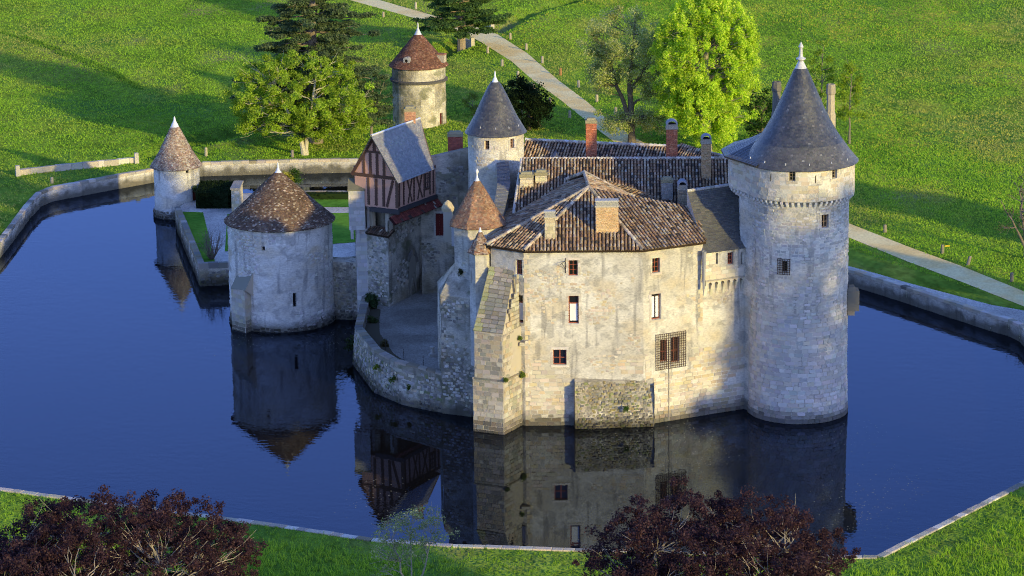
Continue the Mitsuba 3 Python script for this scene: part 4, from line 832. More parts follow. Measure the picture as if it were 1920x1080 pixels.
for i in range(5):
    a, b, c, d = map(np.array, (top[i], top[i + 1], inn_[i + 1], inn_[i])); n = max(1, int(np.linalg.norm(b - a) / .9))
    for k in range(n):
        f0, f1 = k / n + .008, (k + 1) / n - .008; zt = 3.36 + rng.uniform(-.02, .02); q = MB()
        p = [a + (b - a) * f0, a + (b - a) * f1, d + (c - d) * f1, d + (c - d) * f0]; p[0] = p[0] + (p[0] - p[3]) * .08; p[1] = p[1] + (p[1] - p[2]) * .08
        q.prism(p, 2.5 if False else 3.2, zt, stonecol(DARKLIME)); 
        if i > 0: put('coping_stone', q, 'm_stone', cy)
        else: cp_.add(*q.arrays())
    v = [(*d, 3.2), (*c, 3.2), (*c, 2.5), (*d, 2.5)]; cp_.add(v, [[0, 1, 2, 3]], DARKLIME[0])
put('coping', cp_, 'm_stone', cy, kind='stuff')
q = MB()
for i in range(5):
    a0, a1, b0_, b1_ = map(np.array, (bot[i], bot[i + 1], top[i], top[i + 1])); L = np.linalg.norm(a1 - a0)
    def S(u, z, d=0., a0=a0, a1=a1, b0_=b0_, b1_=b1_, L=L):
        w = u / L; t_ = (z + 2.3) / 5.55; p = (a0 * (1 - w) + a1 * w) * (1 - t_) + (b0_ * (1 - w) + b1_ * w) * t_; e = (a1 - a0) / L; return np.array([p[0] - e[1] * d, p[1] + e[0] * d, z])
    rubble(q, S, 0, L, -.1, 3.1, .36, 1.5, 4, DARKLIME + LIME[3:] + [(.2, .22, .11)], proud=.06)
put('rubble', q, 'm_stone', wl_, kind='stuff')
m = MB(); fl_ = shapely.segmentize(Polygon(inn_ + [(-3.5, 260.8), (-3.5, 292), (-12.9, 292)]), 2); v, f = trimesh.creation.triangulate_polygon(fl_, engine='earcut'); m.add(np.c_[v, np.full(len(v), 2.7)], f)
put('gravel_floor', m, 'm_court', cy)
bed = MB(); bp = [(-12.85, 285), (-13.1, 276), (-11.2, 268.6), (-9.5, 265.1), (-7.8, 263.4), (-6, 261.5), (-6, 262.2), (-7.6, 264.3), (-9.1, 266.2), (-10.3, 269.2), (-11.7, 275.8), (-11.9, 280), (-11.9, 284)]
v, f = trimesh.creation.triangulate_polygon(Polygon(bp), engine='earcut'); bed.add(np.c_[v, np.full(len(v), 2.74)], f, (.10, .085, .055)); put('planting_bed', bed, 'm_matte', cy)
for k, (x, y) in enumerate([(-11.0, 270.2), (-9.3, 266.6), (-7.6, 264.6), (-6.2, 263.4)]): q = MB(); q.tube([(x, y, 2.7), (x, y, 3.75)], .025, 5, (.06, .055, .05)); put('iron_post', q, 'm_matte', cy)
q = MB(); q.box((-6.9, 268.1, 2.83), (.55, .45, .26), .3, (.40, .38, .33)); q.lathe([(.2, 0), (.14, .12), (.13, .42), (.22, .5), (.24, .62), (.12, .66), (.0, .66)], (-6.9, 268.1, 2.95), 10, (.42, .40, .35))
whole('stone_urn', q, 'm_stone', 'small grey stone ornament standing on the gravel court', 'stone ornament')

# ------------------------------------------------------------------ timber framed gatehouse
gh = thing('gatehouse', 'tall half timbered gatehouse with pink infill and a steep grey slate roof', 'building')
GL, GR, GF = np.array([-14.28, 287.2]), np.array([-10.4, 284.7]), np.array([-6.9, 291.0]); SGa, SSi = flat(GL, GR), flat(GR, GF)
PINK, TIMB = (.64, .37, .26), (.13, .075, .055)
def infill(S, poly, name):
    q = MB(); p = Polygon(poly); v, f = trimesh.creation.triangulate_polygon(p, engine='earcut'); q.add(np.array([S(a, b) for a, b in v]), f, PINK)
    return q
gw = newkey('gable_wall', gh); q = infill(SGa, [(.2, 11.8), (4.9, 11.8), (4.95, 14.75), (2.47, 18.35), (0., 14.75), (0.2, 14.7)], 'g'); put('infill', q, 'm_stone', gw)
def timber(par_, S, p, q_, w=.24, d=.075):
    m = MB(); a, b = S(*p), S(*q_); m.beam(a, b, w, d, S.n, tint(TIMB, .2)); put('beam', m, 'm_matte', par_)
d_ = .07
for p, q_, w in (((-.05, 14.68), (5.0, 14.72), .3), ((1.4, 16.9), (3.45, 16.95), .2), ((1.25, 14.85), (1.25, 16.75), .24), ((1.98, 14.85), (1.98, 16.8), .26), ((2.73, 14.85), (2.73, 16.8), .26), ((3.48, 14.85), (3.48, 16.6), .26), ((2.44, 17.0), (2.46, 18.05), .3), ((2.53, 12.0), (2.58, 14.5), .27), ((3.36, 12.0), (3.4, 14.5), .27), ((3.7, 12.0), (4.42, 14.5), .24), ((4.82, 12.0), (4.84, 14.5), .3), ((1.7, 12.0), (1.7, 14.5), .24)): timber(gw, SGa, p, q_, w, .07)
for p, q_ in (((-.1, 14.6), (2.43, 18.3)), ((5.05, 14.6), (2.51, 18.3))): timber(gw, SGa, p, q_, .26, .11)
sill = MB(); sill.beam(SGa(1.9, 11.62), SGa(5.1, 11.68), .42, .22, SGa.n, (.075, .07, .07)); put('beam', sill, 'm_matte', gw)
sw = newkey('side_wall', gh); L = SSi.L; q = infill(SSi, [(0, 11.8), (L, 11.8), (L, 14.6), (0, 14.6)], 's'); put('infill', q, 'm_stone', sw)
for p, q_, w in (((.08, 12.0), (.12, 14.4), .2), ((.66, 12.), (.73, 14.4), .18), ((1.44, 12), (1.51, 14.4), .2), ((2.1, 14.3), (2.9, 12.0), .17), ((3.0, 14.3), (2.2, 12.0), .17), ((3.25, 12.), (3.33, 14.4), .2), ((3.73, 14.3), (4.76, 12.), .17), ((4.76, 14.3), (3.9, 12.), .17), ((5.08, 12.), (5.16, 14.4), .2), ((6.12, 12.), (6.2, 14.4), .2), ((5.2, 12.65), (6.1, 12.6), .16), ((6.75, 12.), (6.8, 14.4), .2), ((0, 14.42), (L, 14.42), .22)): timber(sw, SSi, p, q_, w, .06)
sill = MB(); sill.beam(SSi(-.15, 11.72), SSi(L, 11.62), .36, .2, SSi.n, (.075, .07, .07)); put('beam', sill, 'm_matte', sw)
window(gh, SSi, 5.32, 6.0, 12.75, 14.1, style='small', depth=-.02, frame=(.10, .07, .06), surround=False)
# stone base
BA, BB, BC = np.array([-13.15, 286.75]), np.array([-11.15, 285.15]), np.array([-8.0, 292.0]); m = MB()
S1_, S2_ = flat(BA, BB), flat(BB, BC); wall_grid(m, S1_, 0, S1_.L, 0, 9.3, step=.35, amp=.03, seed=171); wall_grid(m, S2_, 0, S2_.L, 0, 10.7, [], .35, .04, seed=172)
m.prism([(-13., 287.2), (-11.1, 285.6), (-8.2, 292), (-9.5, 293), (-12.9, 293)], 0, 9.2); m.prism([(-12.2, 287.9), (-10.7, 286.4), (-8.1, 292), (-9.5, 293), (-12.9, 293)], 9.2, 11.7)
m.prism([(-14.0, 288.2), (-10.6, 285.3), (-7.1, 291.2), (-8.3, 293.2), (-10.2, 295.5)], 11.7, 14.5); wb = put('stone_base', m, 'm_dark_wall', gh)
SBk = flat((-14.4, 291.5), (-14.25, 288.3)); m = MB(); wall_grid(m, SBk, 0, SBk.L, 0, 14.5, step=.6, amp=.03); S = flat((-10.2, 296.), (-14.4, 291.5)); wall_grid(m, S, 0, S.L, 0, 14.5, step=.6, amp=.03); put('rear_wall', m, 'm_wall', gh)
q = MB(); rubble(q, S1_, .1, S1_.L, 2.7, 9.2, .34, .55, 7, LIME + DARKLIME, (), .4, .04); rubble(q, S2_, .1, S2_.L, 2.7, 10.5, .36, .46, 9, LIME + DARKLIME, (), .4, .05); put('stonework', q, 'm_stone', wb, kind='stuff')
# ledge tiles, loggia post and arch niche
q = MB(); e = S1_.t; p0, p1 = S1_(-.05, 9.3, -.12), S1_(S1_.L + .1, 9.3, -.12)
tile_roof(q, [p0, p1, p1 - S1_.n * .9 + [0, 0, .5], p0 - S1_.n * .9 + [0, 0, .5]], p1 - p0, -S1_.n + np.array([0, 0, .55]), .28, .4, .09, BROWN); put('ledge_tiles', q, 'm_stone', gh, kind='stuff')
q = MB(); q.box((-11.05, 285.75, 10.4), (.45, .5, 2.3), .7, LIME[3]); q.box((-12.6, 287.2, 10.4), (.35, .4, 2.3), .7, LIME[4]); put('loggia_post', q, 'm_stone', gh)
q = MB(); p0, p1 = SSi(-.9, 10.75, -.52), SSi(L + .2, 10.75, -.52); u_ = -SSi.n + np.array([0, 0, 1.1]); tile_roof(q, [p0, p1, p1 + u_ * .55, p0 + u_ * .55], p1 - p0, u_, .27, .35, .09, [(.24, .07, .055), (.28, .085, .06), (.20, .06, .05)], base=(.05, .02, .02)); put('pent_tiles', q, 'm_stone', gh, kind='stuff')
q = MB(); th = np.linspace(0, np.pi, 9); uc, rr = 4.7, .75; pts_ = [S2_(uc - rr, 2.7, -.06)] + [S2_(uc - rr * math.cos(t_), 5.6 + 1.0 * math.sin(t_), -.06) for t_ in th] + [S2_(uc + rr, 2.7, -.06)]
q.add(np.array(pts_ + [S2_(uc, 4.6, -.06)]), [[i, i + 1, 11, 11] for i in range(10)], (.34, .31, .25))
for i in range(8):
    a_0, a_1 = th[i] + .02, th[i + 1] - .02; f_ = lambda r_, t_, d: S2_(uc - r_ * math.cos(t_), 5.6 + r_ * 1.33 * math.sin(t_), d)
    q.add([f_(.74, a_0, -.02), f_(.74, a_1, -.02), f_(1.05, a_1, -.02), f_(1.05, a_0, -.02), f_(.74, a_0, -.16), f_(.74, a_1, -.16), f_(1.05, a_1, -.16), f_(1.05, a_0, -.16)], [[4, 5, 6, 7], [0, 1, 5, 4], [2, 3, 7, 6], [1, 2, 6, 5], [3, 0, 4, 7]], stonecol(DARKLIME))
put('blocked_arch', q, 'm_stone', gh, label='blocked round arch low in the shaded side wall')
# two stone stacks against the gable
for nm, x0, x1, yf, zt, zc in (('stone_stack', -14.7, -13.25, 286.4, 13.35, 9.6), ('stone_stack', -13.12, -12.55, 287.3, 13.3, 9.2)):
    k = newkey(nm, gh); m = MB(); dpt = 1.5 if x0 < -14 else .9
    xs = (x0, x1) if x0 > -14 else (x0, x1)
    m.prism([(x0, yf), (x1, yf), (x1, yf + dpt), (x0, yf + dpt)], zc, zt, LIME[1])
    if x0 < -14: m.prism([(-14.15, yf + .35), (-13.1, yf + .35), (-13.1, yf + dpt), (-14.15, yf + dpt)], 0, zc, LIME[1])
    else: m.prism([(x0, yf), (x1, yf), (x1, yf + dpt), (x0, yf + dpt)], 8.8, zc, LIME[1])
    put('core', m, 'm_stone', k); q = MB(); Sf = flat((x0, yf), (x1, yf)); Sr = flat((x1, yf), (x1, yf + dpt))
    for S, a in ((Sf, Sf.L), (Sr, Sr.L)):
        for c in courses(S, 0, a, zc, zt, .36, .6): block(q, S, c[0] + .008, c[1] - .008, c[2] + .008, c[3] - .008, .02, stonecol(KPAL), .012)
    if x0 < -14:
        for S in (flat((-14.15, yf + .35), (-13.1, yf + .35)), flat((-13.1, yf + .35), (-13.1, yf + dpt))):
            for c in courses(S, 0, S.L, 1, zc, .4, .65): block(q, S, c[0] + .008, c[1] - .008, c[2] + .008, c[3] - .008, .025, stonecol(KPAL), .012)
        for i in range(2):
            for dz, pr_ in ((0, .02), (.3, .15), (.6, .28)): q.box((-14.45 + .55 * i, yf + .2 + pr_ * .5, zc - .15 - dz), (.26, .5 - pr_, .29), 0, stonecol(KPAL))
    put('stonework', q, 'm_stone', k, kind='stuff'); cp = MB()
    cp.add([(x0 - .06, yf - .06, zt), (x1 + .06, yf - .06, zt), (x1 + .06, yf + dpt, zt + .75), (x0 - .06, yf + dpt, zt + .75), (x0 - .06, yf - .06, zt - .1), (x1 + .06, yf - .06, zt - .1), (x1 + .06, yf + dpt, zt - .1), (x0 - .06, yf + dpt, zt - .1)], [[0, 1, 2, 3], [4, 5, 1, 0], [5, 6, 2, 1], [7, 4, 0, 3], [6, 7, 3, 2]], (.20, .19, .13)); put('cap', cp, 'm_stone', k)
# roof
ap, ar = np.array([-12.32, 285.5, 18.55]), np.array([-8.25, 292.9, 18.55]); eR, eR2 = np.array([-10.05, 283.3, 14.55]), np.array([-6.9, 289.2, 14.55]); eL, eL2 = np.array([-14.5, 287.9, 14.55]), np.array([-10.5, 295.3, 14.55]); m = MB()
e_ = np.array([4.07, 7.4, 0]); e_ /= np.linalg.norm(e_); ap = ap - e_ * .3
SLG = [(.20, .19, .168), (.225, .215, .19), (.175, .17, .155), (.25, .24, .21)]
for a, b, c, d in ((eR, eR2, ar, ap), (eL2, eL, ap, ar)):
    nr = 26
    for r_ in range(nr):
        f0, f1 = r_ / nr, (r_ + 1) / nr; s0, s1 = f0 - .05 * math.sin(math.pi * f0), f1 - .05 * math.sin(math.pi * f1)
        P0, P1, Q0, Q1 = a + (d - a) * f0, b + (c - b) * f0, a + (d - a) * f1, b + (c - b) * f1
        for p, s, f in ((P0, s0, f0), (P1, s0, f0), (Q0, s1, f1), (Q1, s1, f1)): p[2] += (s - f) * 4
        nn = np.cross(P1 - P0, Q0 - P0); nn *= np.sign(nn[2]); nn /= np.linalg.norm(nn); ns = 30; off = rng.uniform(0, 1 / ns)
        for k in range(ns + 1):
            w0, w1 = max(0, k / ns - off), min(1, (k + 1) / ns - off)
            if w1 - w0 < .002: continue
            q4 = [P0 + (P1 - P0) * w0 + nn * rng.uniform(.02, .03), P0 + (P1 - P0) * w1 + nn * rng.uniform(.02, .03), Q0 + (Q1 - Q0) * w1, Q0 + (Q1 - Q0) * w0]; m.add(q4, [[0, 1, 2, 3]], tint(SLG[rng.integers(4)], .10))
    for p, q_ in ((a, d), (b, c)): m.add([p, q_, q_ - [0, 0, .16], p - [0, 0, .16]], [[0, 1, 2, 3]], (.07, .065, .06))
    
rf = put('roof', m, 'm_slate', gh)
q = MB(); q.tube([ap + [0, 0, .02], ar + [0, 0, .02]], .09, 6, (.55, .56, .58)); put('ridge', q, 'm_gloss', gh)
q = MB(); p = np.array([-10.35, 286.6, 16.1]); q.box(p, (.16, .2, .5), .5, (.5, .5, .52)); q.box(p + [.2, -.2, -.45], (.5, .25, .1), .5, (.42, .40, .33)); put('roof_vent', q, 'm_stone', gh)
m = MB(); m.add([ar, eR2, eL2, ar], [[0, 1, 2, 2]], PINK); put('rear_gable', m, 'm_stone', gh)
chimney(gh, -9.15, 292.1, .98, .8, 16.5, 19.45, [(.52, .26, .15), (.56, .30, .18), (.46, .22, .13)], 'rough', label='pink brick chimney at the back of the ridge', mortar=(.45, .30, .2))

# ------------------------------------------------------------------ round tower on the left, with its small buttress and the stub to the gatehouse
rt = thing('round_tower', 'stout round grey tower with a wide brown tiled cone standing in the moat', 'tower'); LT = (-21.36, 291.53); LR = 4.81
SLt = cyl(LT, LR, lambda z: .08 * np.clip((2 - z) / 2, 0, 1)); tl_ = lambda deg: math.radians(deg) * LR
ops = [(tl_(-106.9), tl_(-102.8), 7.68, 8.07), (tl_(-73.9), tl_(-70.0), 2.33, 3.63)]; m = MB()
wall_grid(m, SLt, -math.pi * LR, math.pi * LR, -2.3, 9.7, ops, .3, .07, .5, seed=181); m.lathe([(4.1, -2), (4.1, 9.6)], (*LT, 0), 28); w_ = put('wall', m, 'm_pale_wall', rt)
for o in ops: window(rt, SLt, *o, style='open', surround=False)
q = MB(); rubble(q, SLt, tl_(-185), tl_(5), .3, 9.5, .34, .47, 41, [(.63, .615, .57), (.57, .555, .51), (.67, .65, .60), (.50, .48, .43)], [grow(o, .2) for o in ops], .33, .05)
rubble(q, SLt, tl_(-185), tl_(5), -.2, .5, .4, 1.5, 42, DARKLIME, (), .3, .09); put('rubble', q, 'm_stone', w_, kind='stuff')
m = MB(); tile_cone(m, (*LT, 0), [(5.12, 9.5), (4.3, 10.2), (3.3, 11.1), (2.2, 12.15), (1.1, 13.2), (.32, 13.95)], .125, .19, BROWN + BROWN + LICHEN[1:2], .018, jit=.04, base=(.05, .035, .025)); put('roof', m, 'm_stone', rt)
finial(rt, (*LT, 0), [(.5, 13.62), (.36, 13.9), (.16, 14.15), (.10, 14.35), (.07, 14.75), (.015, 14.9)], col=(.70, .71, .72))
bx = newkey('buttress', rt); SB_ = flat((-25.6, 287.9), (-24.35, 286.75)); m = MB(); m.prism([(-25.75, 288.1), (-24.4, 286.6), (-23.6, 288), (-25.2, 289.6)], -2.2, [3.9, 4.1, 4.1, 3.9], LIME[3]); m.add([(-25.8, 288.05, 3.85), (-24.35, 286.5, 4.05), (-23.4, 287.6, 5.9), (-24.9, 289.1, 5.7)], [[0, 1, 2, 3]], (.25, .25, .20)); m.add([(-24.35, 286.5, 4.05), (-23.4, 287.6, 5.9), (-23.4, 287.6, 3)], [[0, 1, 2, 2]], LIME[3]); put('core', m, 'm_stone', bx)
q = MB(); SB_ = flat((-25.75, 288.1), (-24.4, 286.6)); SB2 = flat((-24.4, 286.6), (-23.6, 288))
for S in (SB_, SB2):
    for c in courses(S, 0, S.L, -.2, 3.85, .36, .55, [(.8, 1.0, 3.1, 3.4)]): block(q, S, c[0] + .01, c[1] - .01, c[2] + .01, c[3] - .01, .03, stonecol([(.52, .49, .38), (.50, .46, .33), (.46, .44, .38)], c[2]), .02, jit=.02)
put('stonework', q, 'm_stone', bx, kind='stuff')
sb = thing('stub_wall', 'low dark rubble wall closing the gap between round tower and gatehouse', 'wall'); S = flat((-17.0, 291.4), (-14.0, 290.6)); m = MB(); wall_grid(m, S, 0, S.L, -2.2, 5.5, step=.35, amp=.07, seed=191); m.prism([(-17, 291.6), (-14, 290.8), (-14, 292.6), (-17, 293.4)], -2, 5.45); m.add([S(0, 5.5), S(S.L, 5.5), S(S.L, 5.5, 1.6), S(0, 5.5, 1.6)], [[0, 1, 2, 3]]); w_ = put('wall', m, 'm_dark_wall', sb)
q = MB(); rubble(q, S, 0, S.L, -.2, 5.5, .36, .75, 6, DARKLIME, (), .5, .07); put('rubble', q, 'm_stone', w_, kind='stuff')

# ------------------------------------------------------------------ small moat turret
mt = thing('moat_turret', 'small white round turret with a tall lichen covered tile cone beside the garden', 'turret'); FC = (-35.33, 335.52); FR = 2.41
SF = cyl(FC, FR, lambda z: .16 * np.clip((1.1 - z) / .5, 0, 1)); tf = lambda deg: math.radians(deg) * FR
ops = [(tf(-60.4), tf(-52.5), 4.9, 5.38), (tf(-152), tf(-126), 5.25, 5.45), (tf(-100), tf(-85), 5.22, 5.42), (tf(-43), tf(-24), .76 + .9, 3.2)]; m = MB(); wall_grid(m, SF, -math.pi * FR, math.pi * FR, -2.2, 5.55, ops, .3, .025, .4, seed=201); m.lathe([(1.95, -2), (1.95, 5.5)], (*FC, 0), 20); w_ = put('wall', m, 'm_pale_wall', mt)
for o in ops[:3]: window(mt, SF, *o, style='open', surround=False)
o = ops[3]; q = MB(); q.add([SF(u, z, .2) for u, z in ((o[0], o[2]), (o[1], o[2]), (o[1], o[3]), (o[0], o[3]))], [[0, 1, 2, 3]], (.20, .06, .04)); [q.add([SF(u, z, .17) for u, z in ((a, o[2]), (a + .04, o[2]), (a + .04, o[3]), (a, o[3]))], [[0, 1, 2, 3]], (.13, .035, .03)) for a in np.linspace(o[0] + .1, o[1] - .1, 4)]; put('door', q, 'm_matte', mt, label='narrow brick red plank door facing the garden')
m = MB(); tile_cone(m, (*FC, 0), [(2.75, 5.3), (2.25, 6.0), (1.75, 6.85), (1.2, 7.95), (.7, 8.95), (.42, 9.5)], .12, .18, LICHEN, .02, jit=.05, base=(.12, .09, .07)); put('roof', m, 'm_stone', mt)
finial(mt, (*FC, 0), [(.52, 9.3), (.36, 9.7), (.16, 10.1), (.1, 10.4), (.03, 10.6), (.01, 10.62)], col=(.62, .63, .66))
q = MB(); rubble(q, SF, tf(-180), tf(-40), -.1, 1.0, .3, 1.5, 4, DARKLIME, (), .3, .06); put('rubble', q, 'm_stone', w_, kind='stuff')

# ------------------------------------------------------------------ dovecote
dv = thing('dovecote', 'round pale dovecote with a red brown tiled cone out on the lawn', 'dovecote'); DC = (-10.64, 375.76); DR = 3.15; SD = cyl(DC, DR); td = lambda deg: math.radians(deg) * DR
ops = [(td(-39.5), td(-27.7), 1.55, 3.0)]; m = MB(); wall_grid(m, SD, -math.pi * DR, math.pi * DR, .8, 8.75, ops, .4, .03, .3, seed=211); m.lathe([(2.7, .5), (2.7, 8.7)], (*DC, 0), 20); put('wall', m, 'm_dark_wall', dv)  # darker wall colour stands in for dappled tree shade on the drum
o = ops[0]; q = MB(); q.add([SD(u, z, .2) for u, z in ((o[0], o[2]), (o[1], o[2]), (o[1], o[3]), (o[0], o[3]))], [[0, 1, 2, 3]], (.10, .03, .03)); put('door', q, 'm_matte', dv)
m = MB(); m.lathe([(3.1, 6.55), (3.38, 6.62), (3.42, 6.85), (3.1, 6.98)], (*DC, 0), 40, (.12, .115, .11)); put('string_course', m, 'm_stone', dv, label='dark moulded string course round the drum')
m = MB(); tile_cone(m, (*DC, 0), [(3.5, 8.42), (2.9, 9.1), (2.2, 9.95), (1.4, 10.9), (.75, 11.7), (.42, 12.05)], .15, .22, [(.22, .11, .07), (.18, .085, .058), (.26, .145, .095), (.15, .08, .058)], .015, jit=.03, base=(.08, .04, .03)); put('roof', m, 'm_stone', dv)
m = MB(); t_ = math.radians(-20); c3 = np.array([DC[0] + 2.9 * math.cos(t_), DC[1] + 2.9 * math.sin(t_), 9.35]); m.box(c3, (.9, .8, .9), t_, (.45, .40, .33)); m.box(c3 + [0, 0, .52], (1.05, .95, .14), t_, (.3, .15, .1), .8); put('dormer', m, 'm_stone', dv)
m = MB(); t_ = math.radians(-118); c3 = np.array([DC[0] + 2.65 * math.cos(t_), DC[1] + 2.65 * math.sin(t_), 9.35]); d3 = np.array([math.cos(t_), math.sin(t_), 0]); s3 = np.array([-d3[1], d3[0], 0]); an = np.linspace(0, 2 * np.pi, 13)[:-1]
o3_ = [c3 + d3 * .22 + s3 * .48 * math.cos(a) + np.array([0, 0, .48 * math.sin(a)]) for a in an]; i3 = [c3 + d3 * .24 + s3 * .2 * math.cos(a) + np.array([0, 0, .2 * math.sin(a)]) for a in an]; i = np.arange(12); j = (i + 1) % 12
m.add(np.vstack([o3_, i3]), np.c_[i, j, j + 12, i + 12], (.45, .44, .42)); m.add(np.vstack([o3_, np.array(o3_) - d3 * .9]), np.c_[i, j, j + 12, i + 12], (.3, .28, .26)); m.add(np.vstack([i3, [c3 + d3 * .1]]), [[a, (a + 1) % 12, 12, 12] for a in range(12)], (.02, .02, .02)); put('round_dormer', m, 'm_stone', dv)
finial(dv, (*DC, 0), [(.56, 11.85), (.4, 12.1), (.2, 12.5), (.1, 12.8), (.06, 13.1), (.09, 13.15), (.015, 13.5)], col=(.60, .61, .63))

# ------------------------------------------------------------------ garden terrace in the moat
gt = thing('garden_terrace', 'walled garden terrace with gravel walks and lawn behind the round tower', 'terrace'); GA = [(-35.0, 329.5), (-30.2, 304.3), (-25, 304.9), (-13, 308.5), (-13, 335.4), (-22.5, 336.3), (-29.3, 337.6), (-33.8, 337.6)]
m = MB(); ga = [np.array(p) for p in GA]
for i in range(len(ga)): S = flat(ga[i], ga[(i + 1) % len(ga)]); wall_grid(m, S, 0, S.L, -2.2, 1.78, step=.5, amp=.05, seed=221 + i)
w_ = put('wall', m, 'm_dark_wall', gt)
q = MB()
for i in range(3): S = flat(ga[i], ga[i + 1]); rubble(q, S, 0, S.L, -.1, 1.7, .42, .62, 3, DARKLIME, (), .5, .05)
put('rubble', q, 'm_stone', w_, kind='stuff')
gpoly = Polygon(GA).buffer(-.02); v, f = trimesh.creation.triangulate_polygon(gpoly, engine='earcut'); m = MB(); m.add(np.c_[v, np.full(len(v), 1.75)], f); put('gravel_walk', m, 'm_grey_gravel', gt)
def flatpoly(p, z, mat, name, par_, col=(.5, .5, .5), label=None): v, f = trimesh.creation.triangulate_polygon(Polygon(p), engine='earcut'); m = MB(); m.add(np.c_[v, np.full(len(v), z)], f, col); return put(name, m, mat, par_, label=label)
flatpoly([(-29.4, 327.6), (-28.3, 311.2), (-13.2, 315.0), (-13.2, 327.4)], 1.79, 'm_lawn', 'lawn', gt); flatpoly([(-34.5, 329.0), (-30.0, 305.3), (-28.8, 306.2), (-32.0, 328.6)], 1.79, 'm_lawn', 'lawn', gt); flatpoly([(-13.2, 330.0), (-13.2, 333.8), (-27.2, 335.4), (-27.4, 331.0)], 1.79, 'm_lawn', 'lawn', gt)
for i in (0, 1, 2, 4):
    a, b = ga[i], ga[(i + 1) % len(ga)]; S = flat(a, b); u = 0.; hz = 2.25 if i in (0, 1, 4) else 1.84
    while u < S.L - .1:
        w = min(rng.uniform(.8, 1.4), S.L - u); q = MB(); zt = hz + rng.uniform(-.03, .04)
        v = [S(uu, z, d) for uu in (u + .01, u + w - .01) for d in (-.06, .55) for z in (1.74, zt)]; q.add(v, BOXF, stonecol(DARKLIME + LIME[3:4])); put('coping_stone', q, 'm_stone', gt); u += w
wf = thing('garden_wall_end', 'short pale wall end with a sloping top beside the clipped hedge', 'wall'); q = MB(); q.prism([(-28.9, 327.3), (-28.1, 327.3), (-28.3, 334.5), (-29.1, 334.5)], 1.7, [4.4, 4.4, 3.6, 3.6], (.52, .45, .33)); S = flat((-28.9, 327.3), (-28.1, 327.3)); S2 = flat((-28.1, 327.3), (-28.3, 334.5)); put('core', q, 'm_stone', wf); q = MB(); q.add([(-29.0, 327.2, 4.42), (-28.0, 327.2, 4.42), (-28.2, 334.6, 3.62), (-29.2, 334.6, 3.62), (-29.0, 327.2, 4.6), (-28.0, 327.2, 4.6), (-28.2, 334.6, 3.8), (-29.2, 334.6, 3.8)], [[4, 5, 6, 7], [0, 1, 5, 4], [1, 2, 6, 5], [2, 3, 7, 6], [3, 0, 4, 7], [0, 3, 2, 1]], (.42, .37, .29)); put('coping', q, 'm_stone', wf)
q = MB()
for c in courses(S, 0, S.L, 1.8, 4.4, .36, .5): block(q, S, c[0] + .01, c[1] - .01, c[2] + .01, c[3] - .01, .02, stonecol(LIME[2:5]), .012)
put('stonework', q, 'm_stone', wf, kind='stuff')

# ------------------------------------------------------------------ low walls, bollards and other small stonework
lw = thing('field_wall', 'low pale stone wall with end posts along the left meadow', 'wall'); pts_ = [(-53.6, 347.2), (-49.8, 349.4), (-44.7, 351.6), (-41.2, 353.1)]; pts_ = [(x - .5, y + 1.5) for x, y in pts_]; n_ = 0
for a, b in zip(pts_, pts_[1:]):
    S = flat(a, b); u = 0.
    while u < S.L - .05:
        w = min(rng.uniform(1.2, 1.8), S.L - u); q = MB(); v = [S(uu, z, d) for uu in (u + .012, u + w - .012) for d in (-.25, .25) for z in (1.2, 2.25 + rng.uniform(-.04, .04))]; q.add(v, BOXF, stonecol(LIME[:4])); put('stone', q, 'm_stone', lw); u += w
for x, y in (pts_[0], pts_[-1]):
    q = MB(); q.box((x, y - .4, 1.9), (.5, .5, 1.8), .3, (.5, .46, .38), .85); put('end_post', q, 'm_stone', lw)
for k, (pl, lab) in enumerate(((((-6.6, 431.0), (-4.9, 427.2)), 'low stone culvert parapet beside the drive on the near side, by the second cedar'), (((-4.7, 446.3), (-2.3, 440.4)), 'low stone culvert parapet on the far side of the drive'))):
    w_ = thing('culvert_parapet', lab, 'wall'); S = flat(*pl); q = MB(); q.add([S(u, z, d) for u in (0, S.L) for d in (-.2, .2) for z in (1.0, 2.15)], BOXF, (.42, .38, .31)); put('wall', q, 'm_stone', w_)
    for u in (0, S.L): q = MB(); p = S(u, 1.8); q.box(p, (.55, .55, 1.7), .4, (.5, .46, .38), .9); put('end_post', q, 'm_stone', w_)
def bollard(x, y, h, label, group, col, lean=0., mat='m_stone'):
    z = float(ground_z(np.array([x]), np.array([y]))[0]); k = thing('bollard', label, 'bollard', group); q = MB()
    q.lathe([(.185, -.2), (.18, .3), (.165, h - .12), (.13, h - .03), (.05, h)], (0, 0, 0), 8, tint(col, .12), rng.uniform(0, 1)); v, f, c = q.arrays(); v[:, 0] += v[:, 2] * lean + x; v[:, 1] += y; v[:, 2] += z; scene[k] = mikit.ply((v, f), mat, color=c)
GB = (.42, .37, .28)
for i, (x, y) in enumerate([(-5.9, 434.8), (-2.8, 421.5), (-0.9, 412.0), (1.1, 403.7), (3.0, 394.6), (4.9, 385.9), (7.1, 377.5)]): bollard(x, y, .92, ['first', 'second', 'third', 'fourth', 'fifth', 'sixth', 'seventh'][i] + ' stone bollard down the near edge of the gravel drive, counted from the dark cedar', 'bollards along the near edge of the drive', GB)
for i, (x, y) in enumerate([(0.2, 431.8), (2.3, 423.5), (4.3, 413.9), (8.6, 396.7), (10.6, 387.2), (12.6, 379.1)]): bollard(x, y, .92, ['first', 'second', 'third', 'fourth', 'fifth', 'sixth', 'seventh'][i] + ' grey stone bollard down the meadow side of the drive, counted from the culvert', 'bollards along the meadow side of the drive', GB)
bollard(6.5, 405.1, .95, 'reddish brown bollard, the only rusty one beside the drive', None, (.36, .19, .09))
bollard(-13.2, 457.9, 1.0, 'grey bollard on the far side of the drive, left of the second cedar', None, GB); bollard(-17.6, 451.5, .8, 'short pale bollard on the near side of the drive at the top of the view', None, GB)
